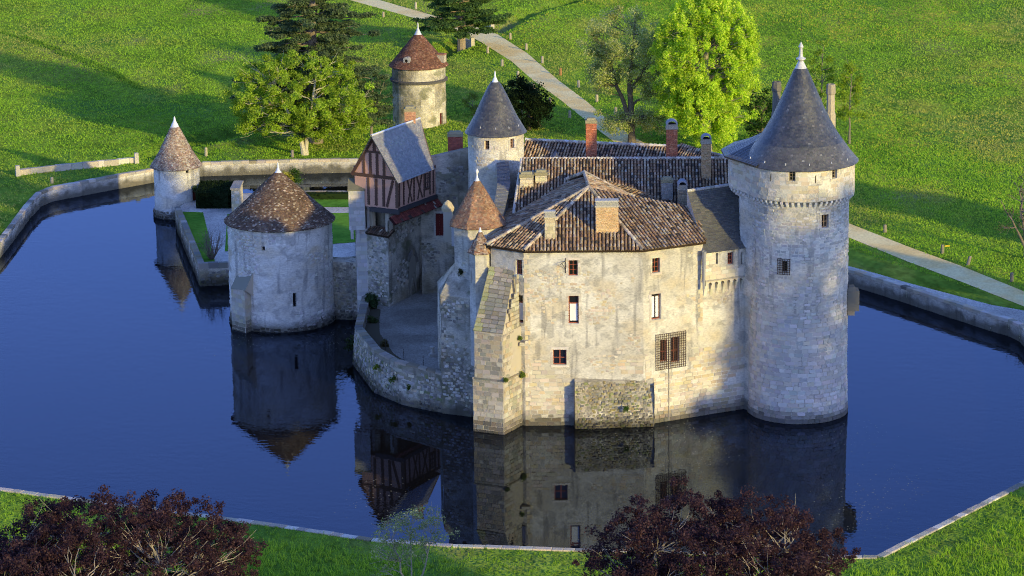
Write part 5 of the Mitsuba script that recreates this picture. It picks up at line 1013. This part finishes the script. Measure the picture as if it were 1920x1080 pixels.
for (x, y), lab, ln in (((37.5, 316.6), 'dark stone bollard nearest the keep beside the right stretch of drive', 0), ((42.1, 307.8), 'stone bollard with a yellow tag beside the right stretch of drive', 0), ((43.9, 302.9), 'leaning broken stone bollard beside the right stretch of drive', .25), ((47.1, 296.2), 'stone bollard at the right edge of the view beside the drive', 0)): bollard(x, y, .9, lab, None, (.26, .23, .18) if ln == 0 else (.34, .30, .24), ln)
q = MB(); q.box((42.55, 307.7, 2.25), (.5, .03, .12), .1, (.75, .55, .05)); scene[newkey('tag', 'bollard_017')] = mikit.ply(q.arrays()[:2], 'm_matte', color=q.arrays()[2])
bollard(-24.5, 357.0, .85, 'short grey stone post on the lawn edge behind the round tower', None, (.28, .26, .22)); bollard(-34.3, 358.2, 1.0, 'squat pale stone post just right of the moat turret', None, GB); bollard(-49.9, 344.9, .7, 'small square stone on the left moat wall', None, GB)

# ------------------------------------------------------------------ trees and other plants
def leaves(mb, cen, rad, n, size, pal, up=.35, shell=.5, flat_=1., ctint=.22):
    "n small leaf quads scattered through each clump"
    cen = np.atleast_2d(np.asarray(cen, float)); k = len(cen); rad = np.broadcast_to(np.asarray(rad, float).reshape(-1, 1) if np.ndim(rad) < 2 else rad, (k, 3)) if np.ndim(rad) else np.full((k, 3), rad)
    N = k * n; d = rng.normal(size=(N, 3)); d /= np.linalg.norm(d, axis=1, keepdims=True); r = rng.random(N)[:, None] ** shell
    c = np.repeat(cen, n, 0) + d * r * np.repeat(rad, n, 0) * [1, 1, flat_]
    nn = d * .6 + rng.normal(size=(N, 3)) * .6 + [0, 0, up]; nn /= np.linalg.norm(nn, axis=1, keepdims=True)
    a = np.cross(nn, rng.normal(size=(N, 3))); a /= np.linalg.norm(a, axis=1, keepdims=True); b = np.cross(nn, a); s = size * rng.uniform(.55, 1.35, (N, 1))
    v = np.stack([c - a * s * .5, c - b * s * .32 + nn * s * .08, c + a * s * .5, c + b * s * .32 + nn * s * .08], 1).reshape(-1, 3); i = np.arange(N)[:, None] * 4
    pal = np.asarray(pal, float); ct = np.repeat(1 + rng.uniform(-ctint, ctint, (k, 1)), n, 0)
    col = pal[rng.integers(len(pal), size=N)] * ct * (1 + rng.uniform(-.2, .2, (N, 1)))
    return mb.add(v, i + [0, 1, 2, 3], np.repeat(np.clip(col, .005, .9), 4, 0))
def limb(mb, p, q, r0, r1, bend=.15, n=6, sides=5, col=(.2, .17, .13)):
    p, q = np.asarray(p, float), np.asarray(q, float); L = np.linalg.norm(q - p); t = np.linspace(0, 1, n)[:, None]; off = rng.normal(size=3) * L * bend; off[2] = -abs(off[2]) * .6
    pts = p + (q - p) * t + off * (t * (1 - t)) * 1.5 + rng.normal(size=(n, 3)) * L * .018 * (t > 0) * (t < 1)
    mb.tube(pts, np.linspace(r0, r1, n), sides, tint(col, .12)); return pts
def crown_points(c, r, n, lo=-1., shell=.55, lump=.25, seed=0):
    c, r = np.asarray(c, float), np.asarray(r, float); out = []
    while len(out) < n:
        d = rng.normal(size=3); d /= np.linalg.norm(d)
        if d[2] < lo: continue
        k = 1 + lump * 2 * (meshkit.noise(d * 1.7 + 10, seed) - .5) + lump * (meshkit.noise(d * 4.3 + 20, seed) - .5)
        out.append(c + d * r * k * (shell + (1 - shell) * rng.random() ** .6))
    return np.array(out)
def tree(name, label, base, trunks, crowns, size, pal, bark, group=None, n=70, rad=.8, flat_=.8, twig=.5, up=.35, limb_r=.09, shell=.5, cat='tree', leafy=1.0, r_in=.55):
    k = thing(name, label, cat, group); tm, bm, lm = MB(), MB(), MB(); base = np.asarray(base, float); paths = []
    for tr in trunks:
        p = np.array([base + np.array(q[:3]) for q in tr]); r = [q[3] for q in tr]; pts = np.array([np.array([np.interp(t, np.arange(len(p)), p[:, i]) for i in range(3)]) for t in np.linspace(0, len(p) - 1, 3 * len(p))])
        rr = np.interp(np.linspace(0, len(p) - 1, 3 * len(p)), np.arange(len(p)), r); pts[1:-1] += rng.normal(size=(len(pts) - 2, 3)) * np.array([.05, .05, .0]); pts[0][2] -= .3; rr[0] *= 1.35; tm.tube(pts, rr, 8, bark); paths.append((pts, rr))
    put('trunk', tm, 'm_stone', k, smooth=False)
    for ci, (c, r, m_, lump) in enumerate(crowns):
        cp = crown_points(base + np.array(c), r, m_, shell=r_in, lump=lump, seed=ci + len(name))
        for q in cp:
            if rng.random() < twig:
                best = None
                for pts, rr in paths:
                    d = np.linalg.norm(pts - q, axis=1) + np.maximum(0, pts[:, 2] - q[2] + .5) * 1.5 + (np.arange(len(pts)) < len(pts) * .25) * 4; j = d.argmin()
                    if best is None or d[j] < best[0]: best = (d[j], pts[j], rr[j])
                pt = limb(bm, best[1], q, min(limb_r, best[2] * .6), .02, .16, col=bark)
                for _ in range(2): e = q + rng.normal(size=3) * rad * .7; limb(bm, pt[3], e, limb_r * .3, .01, .1, 4, 4, bark)
        rr_ = rad * rng.uniform(.65, 1.25, len(cp)); leaves(lm, cp, np.repeat(rr_[:, None], 3, 1), max(3, int(n * leafy)), size, pal, up, shell, flat_)
    if bm.n: put('limb', bm, 'm_stone', k, kind='stuff')
    put('crown', lm, 'm_leaf', k, kind='stuff'); return k
def conifer(name, label, base, h, r0, pal, bark, tiers=16, start=.12, droop=-.05, size=.34, per=9, dens=1., spread=.5):
    k = thing(name, label, 'tree'); base = np.asarray(base, float); tm, bm, lm = MB(), MB(), MB(); z = np.linspace(0, h, 12); w_ = np.cumsum(rng.normal(size=(12, 2)) * .07, 0)
    pts = np.c_[base[0] + w_[:, 0], base[1] + w_[:, 1], base[2] + z]; pts[0, 2] -= .3; tm.tube(pts, np.linspace(h * .028, .04, 12), 9, bark); put('trunk', tm, 'm_stone', k)
    for ti in range(tiers):
        f = start + (1 - start) * (ti + rng.uniform(-.2, .2)) / tiers; zc = h * f; R = r0 * (1 - f) ** .72 * rng.uniform(.8, 1.12) + .4; nb = max(4, int(per * (1 - .4 * f)))
        for b in range(nb):
            a = 2 * np.pi * (b + rng.uniform(-.35, .35)) / nb + ti * 1.3; L = R * rng.uniform(.6, 1.12); d = np.array([math.cos(a), math.sin(a), 0]); o = np.array([np.interp(zc, z, pts[:, 0]), np.interp(zc, z, pts[:, 1]), base[2] + zc])
            tip = o + d * L + [0, 0, L * (droop + rng.uniform(-.05, .1))]; bp = limb(bm, o, tip, .05 + .012 * L, .015, .05, 6, 4, bark); s = np.array([-d[1], d[0], 0])
            nl = max(2, int(L * 1.9 * dens)); ts = .3 + .7 * rng.random(nl) ** .8; cen = np.array([o + (tip - o) * t + s * rng.normal() * spread * L * .28 * (1.15 - t * .55) + [0, 0, rng.uniform(-.05, .12)] for t in ts])
            leaves(lm, cen, np.array([[.66, .66, .26]] * nl) * rng.uniform(.7, 1.3, (nl, 1)), 120, size * .8, pal, .7, .6, 1., .25)
    put('limb', bm, 'm_stone', k, kind='stuff'); put('crown', lm, 'm_leaf', k, kind='stuff'); return k
SPRING, POPL, OLIVE, DKG, CED, PURP, PALE = [(.32, .48, .04), (.38, .54, .05), (.25, .40, .03), (.45, .57, .09)], [(.50, .72, .05), (.60, .79, .06), (.42, .62, .04), (.68, .82, .12)], [(.44, .50, .12), (.50, .54, .18), (.34, .44, .10), (.56, .56, .28)], [(.022, .038, .014), (.03, .05, .018), (.018, .03, .014)], [(.12, .18, .07), (.15, .215, .085), (.085, .135, .06), (.19, .24, .11)], [(.068, .034, .040), (.088, .045, .048), (.044, .024, .031), (.125, .075, .070), (.056, .03, .038)], [(.34, .38, .16), (.26, .34, .10), (.42, .44, .24)]
G_ = lambda x, y: float(ground_z(np.array([x]), np.array([y]))[0])
conifer('cedar_tree', 'big grey green cedar behind the bright spring tree, cut by the top of the view', (-22.3, 366.2, G_(-22.3, 366.2)), 29, 9.6, CED, (.24, .20, .16), 24, .11, -.07, .36, 10, 1.0)
conifer('cedar_tree', 'dark green cedar standing beside the drive above the dovecote', (-6.3, 424.9, G_(-6.3, 424.9)), 21, 7.0, [(.10, .19, .05), (.14, .24, .065), (.07, .13, .045)], (.30, .24, .18), 15, .16, -.02, .36, 9, 1.3, .7)
tree('spring_tree', 'broad light green tree with two pale trunks on the bank behind the round tower', (-23.2, 358.2, GZ), [[(0, 0, 0, .30), (-.6, 0, 2.4, .24), (-1.8, .1, 5.0, .17), (-3.2, 0, 8.0, .09)], [(.15, 0, 0, .27), (.35, .2, 2.6, .22), (1.0, 0, 5.6, .15), (1.6, .3, 9.4, .07)], [(.4, .1, 2.2, .14), (2.0, 0, 3.2, .11), (4.0, .2, 5.2, .06)]], [((-.4, .2, 7.0), (7.6, 5.6, 5.2), 430, .24), ((-4.8, 0, 5.4), (3.6, 3.4, 3.2), 90, .25), ((4.6, 0, 4.6), (3.4, 3.2, 2.6), 90, .25)], .22, SPRING, (.50, .46, .36), n=52, rad=.58, twig=.35, limb_r=.07, leafy=2.6, r_in=.45)
tree('poplar_tree', 'tall bright yellow green poplar behind the castle roofs', (22.1, 357.6, GZ), [[(0, 0, 0, .5), (.2, 0, 5, .42), (-.1, 0, 10, .3), (.2, 0, 19, .08)]], [((0, 0, 10.8), (5.7, 5.2, 9.4), 760, .26), ((0, 0, 5.0), (5.4, 5.0, 4.2), 200, .26), ((-3.6, 0, 12), (2.4, 2.4, 4.0), 80, .25), ((3.9, 0, 11), (2.2, 2.4, 4.6), 80, .25), ((.4, 0, 19), (3.0, 2.6, 3.2), 80, .2)], .25, POPL, (.30, .27, .22), n=70, rad=.52, twig=.25, r_in=.35, leafy=1.5, flat_=1.3)
tree('oak_tree', 'thin olive tree with a dark forked trunk left of the poplar', (13.9, 362.5, GZ), [[(0, 0, 0, .42), (-.1, 0, 3.5, .36), (-.3, 0, 7.5, .24), (.3, 0, 12.5, .08)], [(-.1, 0, 2.2, .30), (-1.6, 0, 6.5, .20), (-2.6, .2, 10, .07)], [(-.1, 0, 6.2, .18), (1.8, .2, 9.0, .10), (3.0, 0, 11.5, .05)], [(0, 0, 4.6, .14), (2.2, .2, 5.6, .10), (4.2, 0, 6.0, .05)]], [((-.4, 0, 10.6), (5.2, 4.6, 4.8), 120, .3), ((-3.2, 0, 8.6), (2.4, 2.6, 3.2), 24, .3), ((2.8, 0, 6.0), (2.4, 2.2, 1.4), 20, .3), ((-1, 0, 2.6), (4.2, 3.5, 1.6), 22, .3), ((3, 0, 2.4), (3.2, 3, 1.6), 20, .3)], .2, OLIVE, (.15, .125, .095), n=34, rad=.85, twig=.85, limb_r=.07, r_in=.35, leafy=5.6)
tree('small_tree', 'small sparse dark green tree between the spring tree and the dovecote', (-16.1, 369.2, GZ), [[(0, 0, 0, .16), (.1, 0, 2.5, .12), (.3, 0, 5.5, .05)], [(.1, 0, 2.2, .1), (1.0, .1, 4.2, .07), (1.6, 0, 6.2, .03)]], [((.3, 0, 4.9), (2.4, 2.2, 2.6), 46, .3)], .22, [(.07, .10, .045), (.09, .12, .055), (.05, .075, .035)], (.24, .21, .17), n=34, rad=.6, twig=.8, limb_r=.05, r_in=.35)
tree('evergreen_bush', 'dark evergreen bush just right of the slate turret', (2.2, 371.0, GZ), [[(0, 0, 0, .25), (0, 0, 3.5, .08)]], [((0, 0, 2.6), (2.9, 2.6, 2.7), 90, .18), ((-1.2, 1.5, 4.0), (1.8, 1.8, 2.0), 30, .2)], .26, DKG, (.1, .08, .06), n=90, rad=.7, twig=.1, cat='bush')
tree('flowering_shrub', 'pale leafed shrub behind the dark evergreen bush', (1.4, 377.5, GZ), [[(0, 0, 0, .12), (0, 0, 3.0, .04)]], [((0, 0, 2.9), (2.5, 1.6, 1.9), 36, .3)], .22, [(.24, .30, .08), (.16, .24, .05), (.36, .38, .18)], (.2, .18, .14), n=40, rad=.55, twig=.5, cat='shrub', limb_r=.04)
tree('flowering_shrub', 'small yellow green shrub just left of the slate turret', (-4.4, 381.0, GZ), [[(0, 0, 0, .08), (0, 0, 1.6, .03)]], [((0, 0, 1.4), (1.1, 1.0, 1.3), 22, .3)], .2, [(.26, .34, .06), (.18, .27, .04)], (.2, .18, .14), n=44, rad=.45, twig=.4, cat='shrub', limb_r=.03)
tree('young_tree', 'thin yellow green young tree right of the keep roof', (38.6, 361.5, GZ), [[(0, 0, 0, .12), (0, 0, 4, .09), (.2, 0, 8.5, .03)]], [((0, 0, 5.2), (1.6, 1.5, 4.2), 40, .25)], .22, [(.26, .38, .03), (.32, .44, .04), (.2, .3, .03)], (.22, .19, .15), n=90, rad=.6, twig=.5, limb_r=.04)
tree('young_tree', 'thin young tree partly hidden behind the keep roof tip', (35.6, 364.5, GZ), [[(0, 0, 0, .12), (0, 0, 5, .09), (.2, 0, 10.5, .03)]], [((0, 0, 7.2), (1.5, 1.5, 4.4), 36, .25)], .22, [(.2, .32, .03), (.26, .38, .04)], (.22, .19, .15), n=60, rad=.6, twig=.5, limb_r=.04)
tree('evergreen_bush', 'dark green shrub between the poplar and the keep roof', (28.6, 361.0, GZ), [[(0, 0, 0, .2), (0, 0, 3.5, .06)]], [((0, 0, 3.2), (2.2, 2.0, 3.4), 56, .25)], .26, [(.05, .11, .02), (.075, .15, .025), (.035, .075, .02)], (.14, .12, .09), n=60, rad=.65, twig=.3, cat='bush')
tree('bare_tree', 'sparse bare branched bush at the right edge of the view', (50.0, 306.0, GZ), [[(0, 0, 0, .2), (-.2, 0, 2.5, .14), (-.8, 0, 6.5, .05)], [(0, 0, 1, .14), (-1.5, 0, 3.6, .08), (-2.6, 0, 5.6, .03)]], [((-.4, 0, 4.4), (2.9, 2.8, 3.4), 46, .3)], .2, [(.12, .14, .06), (.16, .17, .08), (.09, .11, .045)], (.20, .17, .14), n=20, rad=.7, twig=.95, limb_r=.05, r_in=.3)
tree('flowering_shrub', 'rounded yellow topped shrub behind the round tower roof', (-23.3, 334.0, 1.8), [[(0, 0, 0, .12), (0, 0, 2.4, .05)]], [((0, 0, 1.7), (1.3, 1.3, 1.7), 30, .15)], .2, [(.06, .12, .025), (.08, .15, .03)], (.2, .18, .14), n=70, rad=.5, twig=.2, cat='shrub')
lm = MB(); leaves(lm, crown_points((-23.4, 333.6, 4.1), (1.05, 1.0, .7), 14, 0.), .4, 50, .2, [(.52, .46, .05), (.60, .55, .10), (.42, .40, .05)]); put('blossom', lm, 'm_leaf', 'flowering_shrub_002', kind='stuff')
# clipped hedge: a leafy block
hk = thing('hedge', 'dark clipped box hedge between the moat turret and the garden wall end', 'hedge'); q = MB(); q.box((-31.0, 333.2, 2.6), (3.4, 5.4, 1.7), -.08, (.018, .028, .012)); put('core', q, 'm_matte', hk); q = MB(); N = 3200
pts_ = np.array([(-31.0, 333.2, 2.6)]) + rng.uniform(-1, 1, (N, 3)) * [1.76, 2.76, .9]; ax_ = rng.integers(0, 3, N); sg = rng.choice([-1, 1], N); ext = np.array([1.76, 2.76, .9])
for i in range(N): pts_[i, ax_[i]] = (-31.0, 333.2, 2.6)[ax_[i]] + sg[i] * ext[ax_[i]] * rng.uniform(.95, 1.03)
leaves(q, pts_, .14, 3, .2, DKG + [(.03, .055, .018)]); put('foliage', q, 'm_leaf', hk, kind='stuff')
hk = thing('hedge', 'low trimmed hedge along the back wall of the garden', 'hedge'); q = MB(); q.box((-19.0, 334.3, 2.1), (12, .8, .6), -.06, (.02, .035, .012)); put('core', q, 'm_matte', hk); q = MB(); leaves(q, np.array((-19.0, 334.3, 2.1)) + rng.uniform(-1, 1, (500, 3)) * [6, .4, .32], .15, 5, .18, DKG + [(.04, .075, .02)]); put('foliage', q, 'm_leaf', hk, kind='stuff')
bk = thing('bare_shrub', 'leafless grey shrub at the garden corner in front of the round tower', 'shrub'); q = MB()
for i in range(46): a = rng.uniform(0, 6.3); r_ = rng.uniform(.4, 1.6); p = limb(q, (-29.3 + .15 * math.cos(a), 308.0 + .15 * math.sin(a), 1.75), (-29.3 + r_ * math.cos(a), 308.0 + r_ * math.sin(a), 1.75 + rng.uniform(1.2, 2.9)), .035, .01, .12, 5, 4, (.17, .14, .11)); [limb(q, p[3], p[3] + rng.normal(size=3) * .5 + [0, 0, .4], .014, .006, .1, 3, 3, (.17, .14, .11)) for _ in range(2)]
put('stem', q, 'm_stone', bk, kind='stuff')
# purple beeches on the near bank: crowns with pale limbs showing through
def beech(label, x, y, R, H, seed, n_cl):
    b = np.array([x, y, G_(x, y)]); k = thing('purple_beech', label, 'tree'); tm, bm, lm = MB(), MB(), MB(); bark = (.36, .31, .25); tm.tube([b + [0, 0, -.3], b + [0, 0, 1.5], b + [.1, 0, 4], b + [0, .1, 7]], [.55, .42, .34, .2], 9, bark); put('trunk', tm, 'm_stone', k)
    cp = crown_points(b + [0, 0, H * .56], (R, R, H * .46), n_cl, -.8, .52, .20, seed); mains = []
    for i in range(15):
        a = 2 * np.pi * i / 15 + rng.uniform(-.15, .15); e = b + [R * .62 * math.cos(a) * rng.uniform(.6, 1.1), R * .62 * math.sin(a) * rng.uniform(.6, 1.1), H * rng.uniform(.6, .86)]; mains.append(limb(bm, b + [0, 0, rng.uniform(2.5, 6)], e, .16, .06, .12, 9, 6, bark))
    mains = np.concatenate(mains)
    for q in cp:
        j = np.linalg.norm(mains - q, axis=1).argmin(); p = limb(bm, mains[j], q - [0, 0, .35], .04, .012, .2, 7, 5, bark)
        if rng.random() < .5: limb(bm, p[3], q + rng.normal(size=3) * .6 - [0, 0, .2], .018, .007, .15, 5, 4, bark)
    tips = cp[:, None] + rng.normal(size=(len(cp), 4, 3)) * [.55, .55, .38]; leaves(lm, tips.reshape(-1, 3), .42 * rng.uniform(.6, 1.3, len(cp) * 4)[:, None].repeat(3, 1), 84, .155, PURP, .3, .5, .9, .3)
    put('limb', bm, 'm_stone', k, kind='stuff'); put('crown', lm, 'm_leaf', k, kind='stuff')
beech('purple leafed beech with pale limbs at the bottom left corner', -25.6, 186.5, 10.4, 14.2, 3, 800)
beech('purple leafed beech with pale limbs at the bottom right of centre', 12.0, 185.5, 8.9, 14.2, 9, 680)
tree('sapling', 'thin pale flowering sapling on the near bank between the two purple beeches', (-7.2, 205, GZ), [[(0, 0, 0, .12), (-.1, 0, 3, .09), (-1.0, 0, 6.0, .03)], [(0, 0, 1.2, .09), (.9, 0, 3.6, .06), (1.7, 0, 6.4, .025)], [(0, 0, 1.5, .07), (.3, .3, 4, .05), (.2, .2, 7, .02)]], [((-.6, 0, 6.6), (1.5, 1.5, 1.5), 20, .3), ((1.2, 0, 7.0), (1.7, 1.5, 1.5), 26, .3), ((0, 0, 5.0), (2.6, 1.8, 1.4), 18, .3)], .15, PALE, (.30, .28, .24), n=44, rad=.55, twig=.95, limb_r=.035, r_in=.3)
# trees on the right bank beyond the frame; they shade the keep and the lawn
tree('bank_tree', 'very tall open crowned tree beyond the right edge of the view', (63.7, 215.0, GZ), [[(0, 0, 0, .7), (0, 0, 10, .5), (0, 0, 28, .1)]], [((0, 0, 21.0), (7.2, 7.2, 9.6), 215, .2)], .6, SPRING, (.25, .2, .16), n=62, rad=1.4, twig=.1)
tree('bank_tree', 'broad leafy tree behind the bank beyond the right edge of the view', (60.0, 272.0, GZ), [[(0, 0, 0, .6), (0, 0, 6, .45), (0, 0, 11, .1)]], [((0, 0, 7.5), (7.0, 7.0, 5.4), 170, .2)], .7, SPRING, (.25, .2, .16), n=90, rad=1.3, twig=.1)
tree('bank_tree', 'spreading tree in the meadow far beyond the right edge of the view', (69.0, 297.0, GZ), [[(0, 0, 0, .6), (0, 0, 6, .45), (0, 0, 11, .1)]], [((0, 0, 8.0), (4.5, 4.5, 4.6), 120, .2)], .7, SPRING, (.25, .2, .16), n=90, rad=1.3, twig=.1)
tree('bank_tree', 'leafy tree on the near right bank beyond the edge of the view', (52.0, 222.0, GZ), [[(0, 0, 0, .5), (0, 0, 6, .4), (0, 0, 12, .1)]], [((0, 0, 8.0), (5.5, 5.5, 5.6), 130, .2)], .7, SPRING, (.25, .2, .16), n=90, rad=1.3, twig=.1)
# ferns and wall plants
def plant(x, y, z, r, label, pal=[(.13, .19, .035), (.18, .24, .05)], nm='fern', n=7): q = MB(); c = np.array([x, y, z]) + rng.normal(size=(n, 3)) * [r * .3, r * .2, r * .28]; leaves(q, c, r * .7, 40, r * .42, pal, .3); whole(nm, q, 'm_leaf', label, 'plant')
plant(.6, 255.75, 7.6, .26, 'small green fern growing on the facade above the corbel stone'); plant(.75, 255.9, 4.4, .34, 'bright green fern in the corner where buttress meets facade', n=9); plant(-.6, 253.5, 4.7, .24, 'green tuft on the right edge of the buttress offset', n=12); plant(9.2, 254.85, 1.7, .26, 'green tuft low on the rubble pier', [(.06, .13, .02), (.09, .17, .03)])
plant(-12.75, 284.5, 3.5, .75, 'dark leafy shrub in the top left corner of the court', [(.05, .085, .035), (.07, .11, .045)], 'court_shrub', 12); plant(-12.5, 279.5, 2.95, .5, 'low green shrub in the bed along the court parapet', [(.06, .09, .03), (.08, .11, .04)], 'court_shrub', 9); plant(-11.2, 271.5, 2.9, .45, 'brown stemmed weeds in the bend of the court bed', [(.11, .09, .04), (.08, .08, .035)], 'court_shrub', 9)
plant(-11.7, 266.5, 2.2, .3, 'yellow green plant hanging on the court wall near its bend', [(.20, .28, .03), (.14, .2, .03)], 'wall_plant', 5); plant(-10.1, 263.6, 2.0, .33, 'leafy plant hanging on the court wall right of the bend', [(.10, .16, .03), (.07, .11, .02)], 'wall_plant', 5); plant(-8.8, 262.2, 1.7, .28, 'leafy plant hanging on the court wall at its projecting corner', [(.09, .14, .03), (.06, .10, .02)], 'wall_plant', 5); plant(-14.1, 277.5, 1.5, .8, 'dark ivy on the left flank of the court wall', [(.035, .055, .025), (.05, .07, .03)], 'ivy', 12); plant(-4.2, 260.9, 11.9, .3, 'dark moss and weeds on the sloping top of the stub wall', [(.06, .075, .03), (.08, .085, .04)], 'moss', 7)
plant(-33.2, 333.6, 3.2, .4, 'ivy on the moat turret beside its door', [(.06, .10, .04), (.08, .12, .045)], 'ivy', 6)
DEBRIS = [(26.5, 236.0), (26.8, 231.5), (25.5, 229.0), (15.0, 246.0), (14., 252.5), (9, 252), (28.2, 252), (30, 240), (-11, 238), (-16, 284), (-24, 284.5)]
q = MB(); n_ = 700; cs = np.array(DEBRIS); p = cs[rng.integers(len(cs), size=n_)] + rng.normal(size=(n_, 2)) * [1.5, 2.6]; p = p[shapely.contains(MOATP, shapely.points(p))]; a = rng.uniform(0, 6.28, len(p)); sz = rng.uniform(.02, .07, len(p))
v = np.stack([np.c_[p + sz[:, None] * np.c_[np.cos(a + k * 1.57), np.sin(a + k * 1.57)], np.full(len(p), .012)] for k in range(4)], 1).reshape(-1, 3); q.add(v, np.arange(len(v)).reshape(-1, 4), (.34, .31, .20)); whole('floating_leaves', q, 'm_matte', 'tiny pale flecks of leaves floating on the moat', 'floating leaves', kind='stuff')
TRACKS = [[(-70.1, 442.1), (-63.6, 431.9), (-56.1, 418.2), (-49.5, 406.4), (-46.2, 399.2)], [(-66.7, 438.4), (-58.3, 424.3), (-50.6, 410.2), (-46.4, 401.0)]]
# grass: clumps of blades over the meadow, long on the near bank corners
def tufts(n, xs, ys, h, w, pal, blades=3, avoid=1.0, mask=None):
    x, y = rng.uniform(*xs, n), rng.uniform(*ys, n); p = shapely.points(np.c_[x, y]); ok = (shapely.distance(MOATP, p) > avoid) & (shapely.distance(PATHP, p) > .04 + .5 * rng.random(n) ** 2) & (shapely.distance(STRIP, p) > .3) & (np.abs(x) < .165 * y + 3)
    if mask is not None: ok &= mask(x, y)
    x, y = x[ok], y[ok]; z = ground_z(x, y); N = len(x) * blades; b = np.repeat(np.c_[x, y, z - .03], blades, 0); b[:, :2] += rng.normal(size=(N, 2)) * w * .9; a = rng.uniform(0, 6.28, N); hh = h * rng.uniform(.5, 1.3, N); d = np.c_[np.cos(a), np.sin(a), np.zeros(N)]; lean = rng.normal(size=(N, 2)) * .35 * hh[:, None]
    tip = b + np.c_[lean, hh]; v = np.stack([b - d * w * .5, b + d * w * .5, tip], 1).reshape(-1, 3); pal = np.asarray(pal); o3 = np.c_[x * .055, y * .03, x * 0]; t = np.clip((.55 * meshkit.noise(o3, 21) + .3 * meshkit.noise(o3 * 3.3, 22) + .15 * meshkit.noise(o3 * 11, 23) - .25) * 2 + rng.normal(size=len(x)) * .10, 0, .999) * (len(pal) - 1); i0 = t.astype(int); c = pal[i0] + (pal[i0 + 1] - pal[i0]) * (t - i0)[:, None] if len(pal) > 1 else np.repeat(pal, len(x), 0)
    c = c * (1 + rng.uniform(-.12, .12, (len(x), 1))); c = np.repeat(np.repeat(c, blades, 0), 3, 0); return v, np.arange(3 * N).reshape(-1, 3), np.clip(c, .005, .9)
q = MB(); GP = [(.20, .40, .035), (.28, .50, .045), (.34, .57, .05), (.37, .53, .06), (.43, .46, .11)]
q.add(*tufts(125000, (-75, 80), (322, 505), .20, .19, GP, avoid=1.2)); q.add(*tufts(26000, (30, 70), (276, 360), .20, .16, GP, avoid=5))
q.add(*tufts(30000, (-45, 52), (178, 240), .24, .10, [(.25, .44, .04), (.30, .50, .05), (.20, .36, .03)], avoid=.42)); q.add(*tufts(30000, (-45, 52), (178, 226), .5, .10, [(.28, .48, .04), (.36, .54, .05)], avoid=3.5, mask=lambda x, y: meshkit.noise(np.c_[x, y, x * 0] * .15, 4) > .42))
def track(pts, n):
    L = LineString(pts); x, y = [], []; u = np.sort(rng.uniform(0, L.length, n)); p = np.array([L.interpolate(a).coords[0] for a in u]) + rng.normal(size=(n, 2)) * [.25, .3]; z = ground_z(p[:, 0], p[:, 1]); a = rng.uniform(0, 6.28, n); h = rng.uniform(.12, .34, n); d = np.c_[np.cos(a), np.sin(a), a * 0] * .11; b = np.c_[p, z - .03]
    return np.stack([b - d, b + d, b + np.c_[rng.normal(size=(n, 2)) * .06, h]], 1).reshape(-1, 3), np.arange(3 * n).reshape(-1, 3), np.repeat(np.array([(.16, .31, .035)]) * rng.uniform(.7, 1.2, (n, 1)), 3, 0)
for l in TRACKS: q.add(*track(l, 1000))
whole('grass', q, 'm_leaf', 'rough meadow grass in tufts all over the fields and near bank', 'grass', kind='stuff')
def yellow(x, y): return (meshkit.noise(np.c_[x * .11, y * .06, x * 0], 6) * .6 + meshkit.noise(np.c_[x * .5, y * .3, x * 0], 7) * .4) > .52
q = MB(); q.add(*tufts(34000, (-4, 85), (330, 505), .2, .15, [(.62, .60, .08), (.50, .54, .07), (.68, .64, .10)], 3, 3, lambda x, y: yellow(x, y) & (x > -2 + rng.normal(size=len(x)) * 5)))
whole('wildflowers', q, 'm_leaf', 'yellow buttercup patches scattered through the right hand meadow', 'wildflowers', kind='stuff')
